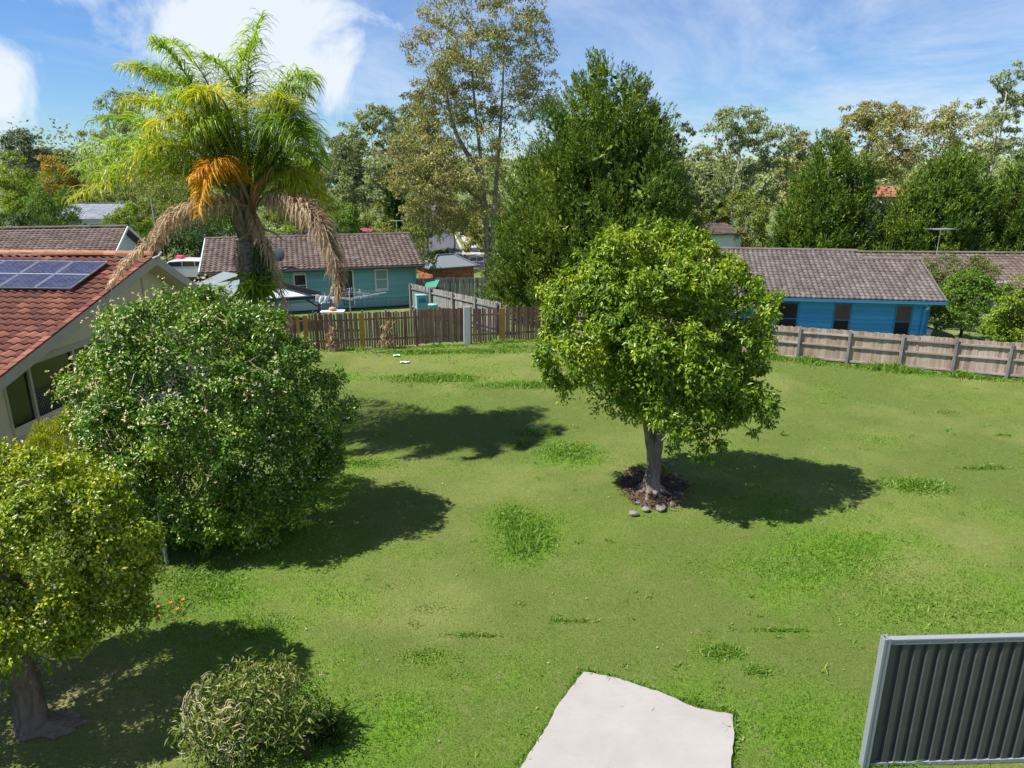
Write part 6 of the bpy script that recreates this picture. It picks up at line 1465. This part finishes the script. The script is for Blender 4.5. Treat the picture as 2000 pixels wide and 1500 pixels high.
# the tall gum behind the cypress: lobes placed to its own outline
def gum_blobs(pxs, Y, px0, top, z0):
    out = []
    X0 = at(px0, top, Y).x
    for px, py, rx, ry in pxs:
        p = at(px, py, Y); s = Y*(1.28 if Y < 65 else 1.2)/FPX; out.append((p.x-X0, (hash((px, py)) % 7-3)*.5, p.z-z0, rx*s, rx*s*.8, ry*s))
    return out
Yg = 60; z0 = tz(at(930, 0, Yg).x, Yg)
gb = gum_blobs([(920,25,60,35),(985,50,55,38),(870,70,45,30),(1015,95,42,28),(850,105,38,28),(935,95,50,30),(900,150,50,26),(985,150,45,26),(1040,170,40,34),(860,190,45,30),(930,215,38,22),(1010,215,40,24),(835,250,50,30),(900,265,48,30),(960,270,34,22),(815,300,45,30),(875,320,55,34),(930,335,45,32),(830,355,50,32),(890,385,50,32),(845,410,45,30),(900,435,40,26),(935,400,36,30),(970,120,40,24),(1050,205,30,24),(865,440,34,20),(880,40,34,24)], Yg, 930, 0, z0)
tree('very tall gum with bronze leaves and open upper branches in the centre', 930, Yg, 0, 260, LM['gum'], 91, 'gum', 'bark_grey', n=560, name='gum_tree', blobs=gb, trunks=[[(0.1, 0), (.1, .25), (.02, .5), (-.05, .7), (-.1, .93)], [(.15, .05), (.22, .35), (.30, .6), (.35, .88)], [(.05, .4), (-.35, .58), (-.45, .85)], [(.1, .3), (-.5, .45), (-.8, .55)]], lsize=.95)
T = [
 ('pale trunked grey green gum left of the tall bronze gum', 722, 86, 220, 165, 'gum_green', 92, 'gum', 'bark_pale', 'gum_tree', dict(dens=1.5, trunks=[[(.15, 0), (.12, .3), (.05, .6), (0, .9)], [(.25, 0), (.4, .25), (.5, .55)]])),
 ('blue grey gum just behind the left side of the tall gum', 812, 95, 150, 110, 'gum_blue', 93, 'gum', 'bark_pale', 'gum_tree', dict(dens=1.3)),
 ('small grey green gum between the palm and the pale trunked gum', 668, 110, 262, 70, 'gum_blue', 94, 'gum', 'bark_pale', 'gum_tree', {}),
 ('dark gum whose top shows above the palm on its left', 225, 95, 160, 150, 'gum_green', 95, 'gum', 'bark_grey', 'gum_tree', {}),
 ('dark rounded gum at the left edge skyline', 40, 105, 250, 95, 'gum_blue', 96, 'gum', 'bark_grey', 'gum_tree', dict(dens=1.2)),
 ('tiny distant gum right of the left edge gum', 118, 160, 288, 60, 'gum_blue', 97, 'gum', 'bark_grey', 'gum_tree', {}),
 ('lime green tree at the left edge below the dark gum', 15, 64, 305, 120, 'lime', 98, 'broad', 'bark_grey', 'leafy_tree', dict(dens=1.4)),
 ('fresh green spreading tree above the weathered brown roof', 92, 60, 342, 125, 'green', 99, 'broad', 'bark_grey', 'leafy_tree', dict(dens=1.4, lsize=.8)),
 ('yellow orange tinted tree on the left skyline', 95, 92, 308, 95, 'orange', 100, 'broad', 'bark_grey', 'leafy_tree', {}),
 ('olive green tree filling the gap behind the palm crown', 330, 80, 330, 190, 'olive', 101, 'broad', 'bark_grey', 'leafy_tree', dict(dens=1.3)),
 ('yellow green shrub in front of the slate roof', 240, 55, 392, 100, 'lime', 102, 'shrub', 'bark_grey', 'leafy_shrub', dict(dens=1.2)),
 ('low dark leaved tree at the far left below the green tree', 25, 52, 402, 110, 'darkgreen', 103, 'shrub', 'bark_grey', 'leafy_shrub', {}),
 ('dark green tree behind the left gable of the teal house', 385, 58, 428, 150, 'darkgreen', 104, 'broad', 'bark_grey', 'leafy_tree', dict(h0=.1)),
 ('olive crowned tree to the right behind the palm', 600, 105, 290, 95, 'olive', 105, 'broad', 'bark_grey', 'leafy_tree', {}),
 ('yellow green shrub behind the teal roof ridge near the palm trunk', 540, 58, 432, 120, 'lime', 106, 'shrub', 'bark_grey', 'leafy_shrub', {}),
 ('rich green bushy tree above the middle of the teal roof', 675, 57, 403, 85, 'green', 107, 'broad', 'bark_grey', 'leafy_tree', dict(h0=.05, dens=1.2)),
 ('loose olive shrub above the right half of the teal roof', 780, 58, 418, 130, 'olive', 108, 'shrub', 'bark_grey', 'leafy_shrub', {}),
 ('low reddish shrub by the brick garage roof', 866, 84, 484, 50, 'redtip', 109, 'shrub', 'bark_grey', 'leafy_shrub', dict(dens=.5)),
 ('dark gum peeping over the right shoulder of the huge cypress', 1318, 85, 225, 90, 'gum_blue', 110, 'gum', 'bark_grey', 'gum_tree', {}),
 ('broad domed gum standing alone right of the huge cypress', 1448, 92, 216, 170, 'gum_green', 111, 'gum', 'bark_pale', 'gum_tree', dict(dens=1.6)),
 ('thin pale gum between the domed gum and the twin peaked cypress', 1572, 110, 250, 90, 'gum', 112, 'gum', 'bark_pale', 'gum_tree', {}),
 ('round olive wattle by the street lamp', 1455, 84, 372, 115, 'olive', 113, 'broad', 'bark_grey', 'wattle_tree', dict(dens=1.5, h0=.1)),
 ('umbrella shaped gum above the gap between the right cypresses', 1705, 112, 204, 140, 'gum', 114, 'gum', 'bark_pale', 'gum_tree', dict(dens=1.5)),
 ('widest umbrella gum above the broad ragged cypress', 1830, 106, 212, 215, 'gum', 115, 'gum', 'bark_pale', 'gum_tree', dict(dens=2.0)),
 ('slender open gum at the right edge of the skyline', 1975, 92, 132, 130, 'gum_green', 116, 'gum', 'bark_pale', 'gum_tree', dict(dens=1.2)),
 ('low dark gum between huge cypress and domed gum', 1375, 100, 290, 60, 'gum_green', 117, 'gum', 'bark_grey', 'gum_tree', {}),
 ('reddish tipped round shrub behind the right end of the blue house', 1885, 37.5, 502, 150, 'redtip', 118, 'shrub', 'bark_grey', 'leafy_shrub', dict(dens=1.6)),
 ('bright green spreading tree beside the blue house', 1897, 33.5, 537, 140, 'green', 119, 'broad', 'bark_dark', 'leafy_tree', dict(dens=1.7, h0=.25)),
 ('yellow green feathery shrub at the right edge behind the fence', 1995, 30.5, 528, 105, 'lime', 120, 'broad', 'bark_dark', 'leafy_shrub', dict(dens=1.4, h0=.15)),
 ('mid green tree between palm trunk and pale trunked gum', 565, 78, 372, 120, 'olive', 141, 'broad', 'bark_grey', 'leafy_tree', dict(dens=1.3, h0=.05)),
 ('dark leaved tree under the pale trunked gum', 660, 72, 392, 110, 'darkgreen', 142, 'broad', 'bark_grey', 'leafy_tree', dict(h0=.05)),
 ('grey green understorey tree right of the pine spire', 812, 82, 372, 90, 'gum_green', 143, 'broad', 'bark_grey', 'leafy_tree', dict(h0=.05, dens=1.2)),
 ('low olive tree at the foot of the pale trunked gum', 725, 74, 400, 100, 'olive', 144, 'broad', 'bark_grey', 'leafy_tree', dict(h0=.05)),
 ('bushy tree on the left side of the palm above the solar panels', 310, 66, 400, 120, 'olive', 145, 'broad', 'bark_grey', 'leafy_tree', dict(h0=.05)),
 ('dull green tree behind the slate roofed house', 160, 105, 352, 150, 'olive', 146, 'broad', 'bark_grey', 'leafy_tree', dict(h0=.05, dens=1.2)),
 ('dark green tree directly behind the palm crown', 450, 85, 350, 150, 'green', 147, 'broad', 'bark_grey', 'leafy_tree', dict(h0=.05, dens=1.2)),
 ('gum foliage hanging over the far end of the side road', 885, 105, 385, 90, 'gum', 148, 'broad', 'bark_grey', 'leafy_tree', dict(h0=.3, dens=1.1)),
 ('green understorey shrub below the domed gum', 1405, 95, 392, 70, 'olive', 149, 'shrub', 'bark_grey', 'leafy_shrub', {}),
 ('tall pale foliage between the tall gum and the huge cypress', 950, 75, 380, 80, 'gum', 150, 'broad', 'bark_grey', 'leafy_tree', dict(h0=.3)),
]
LOBES = {111: [(1445,240,45,20),(1410,270,40,22),(1490,265,45,22),(1522,300,28,20),(1400,320,40,30),(1450,310,45,28),(1500,340,40,28),(1388,370,28,35),(1430,370,40,30),(1480,385,40,28)],
 114: [(1700,222,48,16),(1662,246,30,16),(1738,244,35,18),(1690,265,45,18),(1664,288,34,20),(1720,290,45,22),(1690,322,45,26),(1740,330,30,26)],
 115: [(1825,230,68,16),(1768,256,45,18),(1882,250,50,18),(1925,282,28,16),(1820,266,60,20),(1760,302,40,26),(1850,302,60,24),(1900,312,35,22),(1800,335,50,26)],
 92: [(735,235,38,18),(700,262,33,20),(770,255,33,22),(680,300,28,26),(725,290,42,26),(780,300,33,28),(665,345,23,25),(710,350,38,28),(765,350,38,28),(690,395,33,24),(740,395,38,24),(800,350,24,30)],
 116: [(1985,150,24,18),(1945,195,24,16),(1995,215,34,22),(1955,245,24,20),(2010,170,30,22),(1990,275,38,22),(1930,235,16,10),(1965,290,26,16)]}
for lab, px, Y, top, w, mt, sd_, kd, bk, nm, kw in T:
    if sd_ in LOBES:
        kw = dict(kw); kw['blobs'] = gum_blobs(LOBES[sd_], Y, px, top, tz(at(px, top, Y).x, Y)); kw['n'] = int((9 if sd_ == 116 else 17)*len(LOBES[sd_])); kw['lsize'] = .95
    tree(lab, px, Y, top, w, LM[mt], sd_, kd, bk, name=nm, cat='shrub' if 'shrub' in nm else 'tree', **kw)

def woods():
    """the far wooded skyline, one mass"""
    r = np.random.default_rng(130); C = []
    for k in range(520):
        Y = 115+405*r.random()**1.6; x = r.uniform(-1, 1)*Y*.95; q = x/Y*FPX/CT+1000
        if (abs(q-645) < 45 and Y < 350) or (abs(q-880) < 60 and Y < 300): continue
        z = tz(x, Y); h = r.uniform(10, 17); n = 20; d = rdir(n, r); C.append(np.stack([x+d[:, 0]*h*.55, Y+d[:, 1]*h*.5, z+h*.55+d[:, 2]*h*.42], 1))
    C = np.concatenate(C); O = unit(r.normal(size=C.shape)+np.array([0, 0, .6])); P, D, N = clumps(C, O, 1.8, 6, r); L = P[:, 1]/700*3.6
    tag(leaves(P, D, N, L, L*.6, 'distant_woods', LM['gum_green'], None), 'belt of distant trees along the horizon', 'woods', kind='stuff')
woods()

# ------------------------------------------------------------------ street furniture, car, far bits
def street_lamp():
    p = at(1455, 460, 82); e = empty('street_lamp', (p.x, p.y, tz(p.x, p.y)), 0, 'curved pale street lamp beside the round wattle', 'street lamp'); t = at(1455, 425, 82).z-tz(p.x, p.y)
    m = MB(); m.tube([(0, 0, 0), (0, 0, t-.3), (.15, 0, t+.15), (.5, 0, t+.4)], [.07, .06, .05, .04], 8); m.build('pole', M['metal'], e, True); m = MB(); m.box((.45, -.12, t+.34), (1.0, .12, t+.46)); m.build('lamp_head', M['white'], e, bevel=.02)
street_lamp()
def antenna2():
    p = at(776, 470, 52); q = at(776, 431, 52); e = empty('tv_antenna', (p.x, p.y, 0), 0, 'television antenna on a thin green mast behind the teal roof', 'antenna')
    m = MB(); m.tube([(0, 0, 0), (0, 0, q.z)], .03, 7); m.build('mast', M['teal'], e); m = MB(); m.tube([(-.5, 0, q.z), (.5, 0, q.z)], .015, 5)
    for k in range(7): m.tube([(-.45+k*.15, -.35, q.z), (-.45+k*.15, .35, q.z)], .009, 4)
    m.build('aerial', M['metal'], e)
antenna2()
def railing():
    a = at(916, 488, 88); b = at(946, 488, 88); z = tz(a.x, a.y); e = empty('railing', (a.x, a.y, z), 0, 'low pale steel railing beyond the street', 'railing'); L = b.x-a.x+4
    for zz in (.5, 1.1): m = MB(); m.tube([(0, 0, zz), (L, 0, zz)], .03, 5); m.build('rail', M['metal'], e)
    k = 0
    while k*.9 < L: m = MB(); m.tube([(k*.9, 0, 0), (k*.9, 0, 1.12)], .04, 5); m.build('post', M['white'], e); k += 1
railing()
def car():
    p = at(366, 538, 54); e = empty('parked_car', (p.x, p.y, 0), math.radians(8), 'white wagon parked behind the carport', 'car')
    body = surf('white_car_paint', (.70, .71, .73), .18, .02, 1, spec=.6); L, Wd = 4.5, 1.8
    prof = [(-2.2, .35), (-2.25, .75), (-2.1, 1.0), (-1.5, 1.05), (-1.35, 1.08), (-.95, 1.5), (.1, 1.58), (1.4, 1.52), (2.05, 1.08), (2.2, .95), (2.22, .4), (1.75, .3), (1.65, .5), (1.35, .6), (1.05, .5), (.95, .28), (-.95, .28), (-1.05, .5), (-1.35, .6), (-1.65, .5), (-1.75, .3)]
    m = MB(); m.prism([(x, -Wd/2, z) for x, z in prof], (0, Wd, 0)); m.build('body', body, e, bevel=.07)
    for x in (-1.35, 1.35):
        for y in (-Wd/2-.02, Wd/2-.2):
            m = MB(); m.tube([(x, y, .34), (x, y+.22, .34)], .34, 20); w = m.build('wheel', M['black'], e); m = MB(); m.tube([(x, y-.01, .34), (x, y+.23, .34)], .2, 14); m.build('rim', M['metal'], w)
    for a, b in (((-.92, -.05)), ((.03, .85)), ((.93, 1.55))):
        for s in (-1, 1):
            m = MB(); y = s*(Wd/2+.004); m.prism([(a-(.28 if a < -.5 else 0), y, 1.1), (b+(.2 if b > 1.5 else 0), y, 1.1), (b, y, 1.45), (a, y, 1.45)], (0, s*.006, 0)); m.build('side_window', M['glass'], e)
    m = MB(); m.prism([(-1.37, -.75, 1.10), (-1.37, .75, 1.10), (-.99, .7, 1.49), (-.99, -.7, 1.49)], (-.02, 0, .02)); m.build('windscreen', M['glass'], e)
    m = MB(); m.prism([(2.06, -.75, 1.12), (2.06, .75, 1.12), (1.47, .7, 1.5), (1.47, -.7, 1.5)], (.02, 0, .02)); m.build('rear_window', M['glass'], e)
    for y in (-.75, .55): m = MB(); m.box((-2.27, y, .68), (-2.2, y+.25, .85)); m.build('headlight', M['metal'], e)
    m = MB(); m.box((-.6, -.25, 1.6), (-.1, .25, 1.82)); tag(m.build('pink_bundle', surf('pink_bundle', (.7, .06, .16), .6, .2, 5), bevel=.05), 'pink and red bundle on the roof of the white car', 'bundle'); bpy.data.objects['pink_bundle'].location = (p.x, p.y, 0)
car()
def red_car():
    p = at(715, 448, 66); z = tz(p.x, p.y); e = empty('red_canopy', (p.x, p.y, z), 0, 'red shade canopy glimpsed between shrubs above the teal roof', 'canopy'); zt = p.z-z
    m = MB(); m.prism([(-.6, -.6, zt-.15), (.6, -.6, zt-.2), (.6, .6, zt-.05), (-.6, .6, zt-.0)], (0, 0, .06)); m.build('canopy_top', surf('red_canvas', (.28, .04, .06), .7, .1), e)
    for x in (-.55, .55): m = MB(); m.tube([(x, -.5, 0), (x, -.5, zt-.17)], .03, 6); m.build('pole', M['metal'], e)
red_car()
def power_lines():
    p = at(834, 470, 75); z = tz(p.x, p.y); e = empty('power_pole', (p.x, p.y, z), 0, 'grey timber power pole beside the side road', 'power pole'); h = at(834, 380, 75).z-z
    m = MB(); m.tube([(0, 0, -.3), (0, 0, h)], [.2, .15], 10); m.build('pole', M['post_grey'], e); m = MB(); m.box((-1.1, -.05, h-.5), (1.1, .05, h-.4)); m.build('cross_arm', M['post_grey'], e)
    for x in (-.9, -.4, .4, .9): m = MB(); m.lathe((x, 0, h-.4), [(.03, 0), (.05, .06), (.03, .14)], 8); m.build('insulator', M['white'], e)
power_lines()
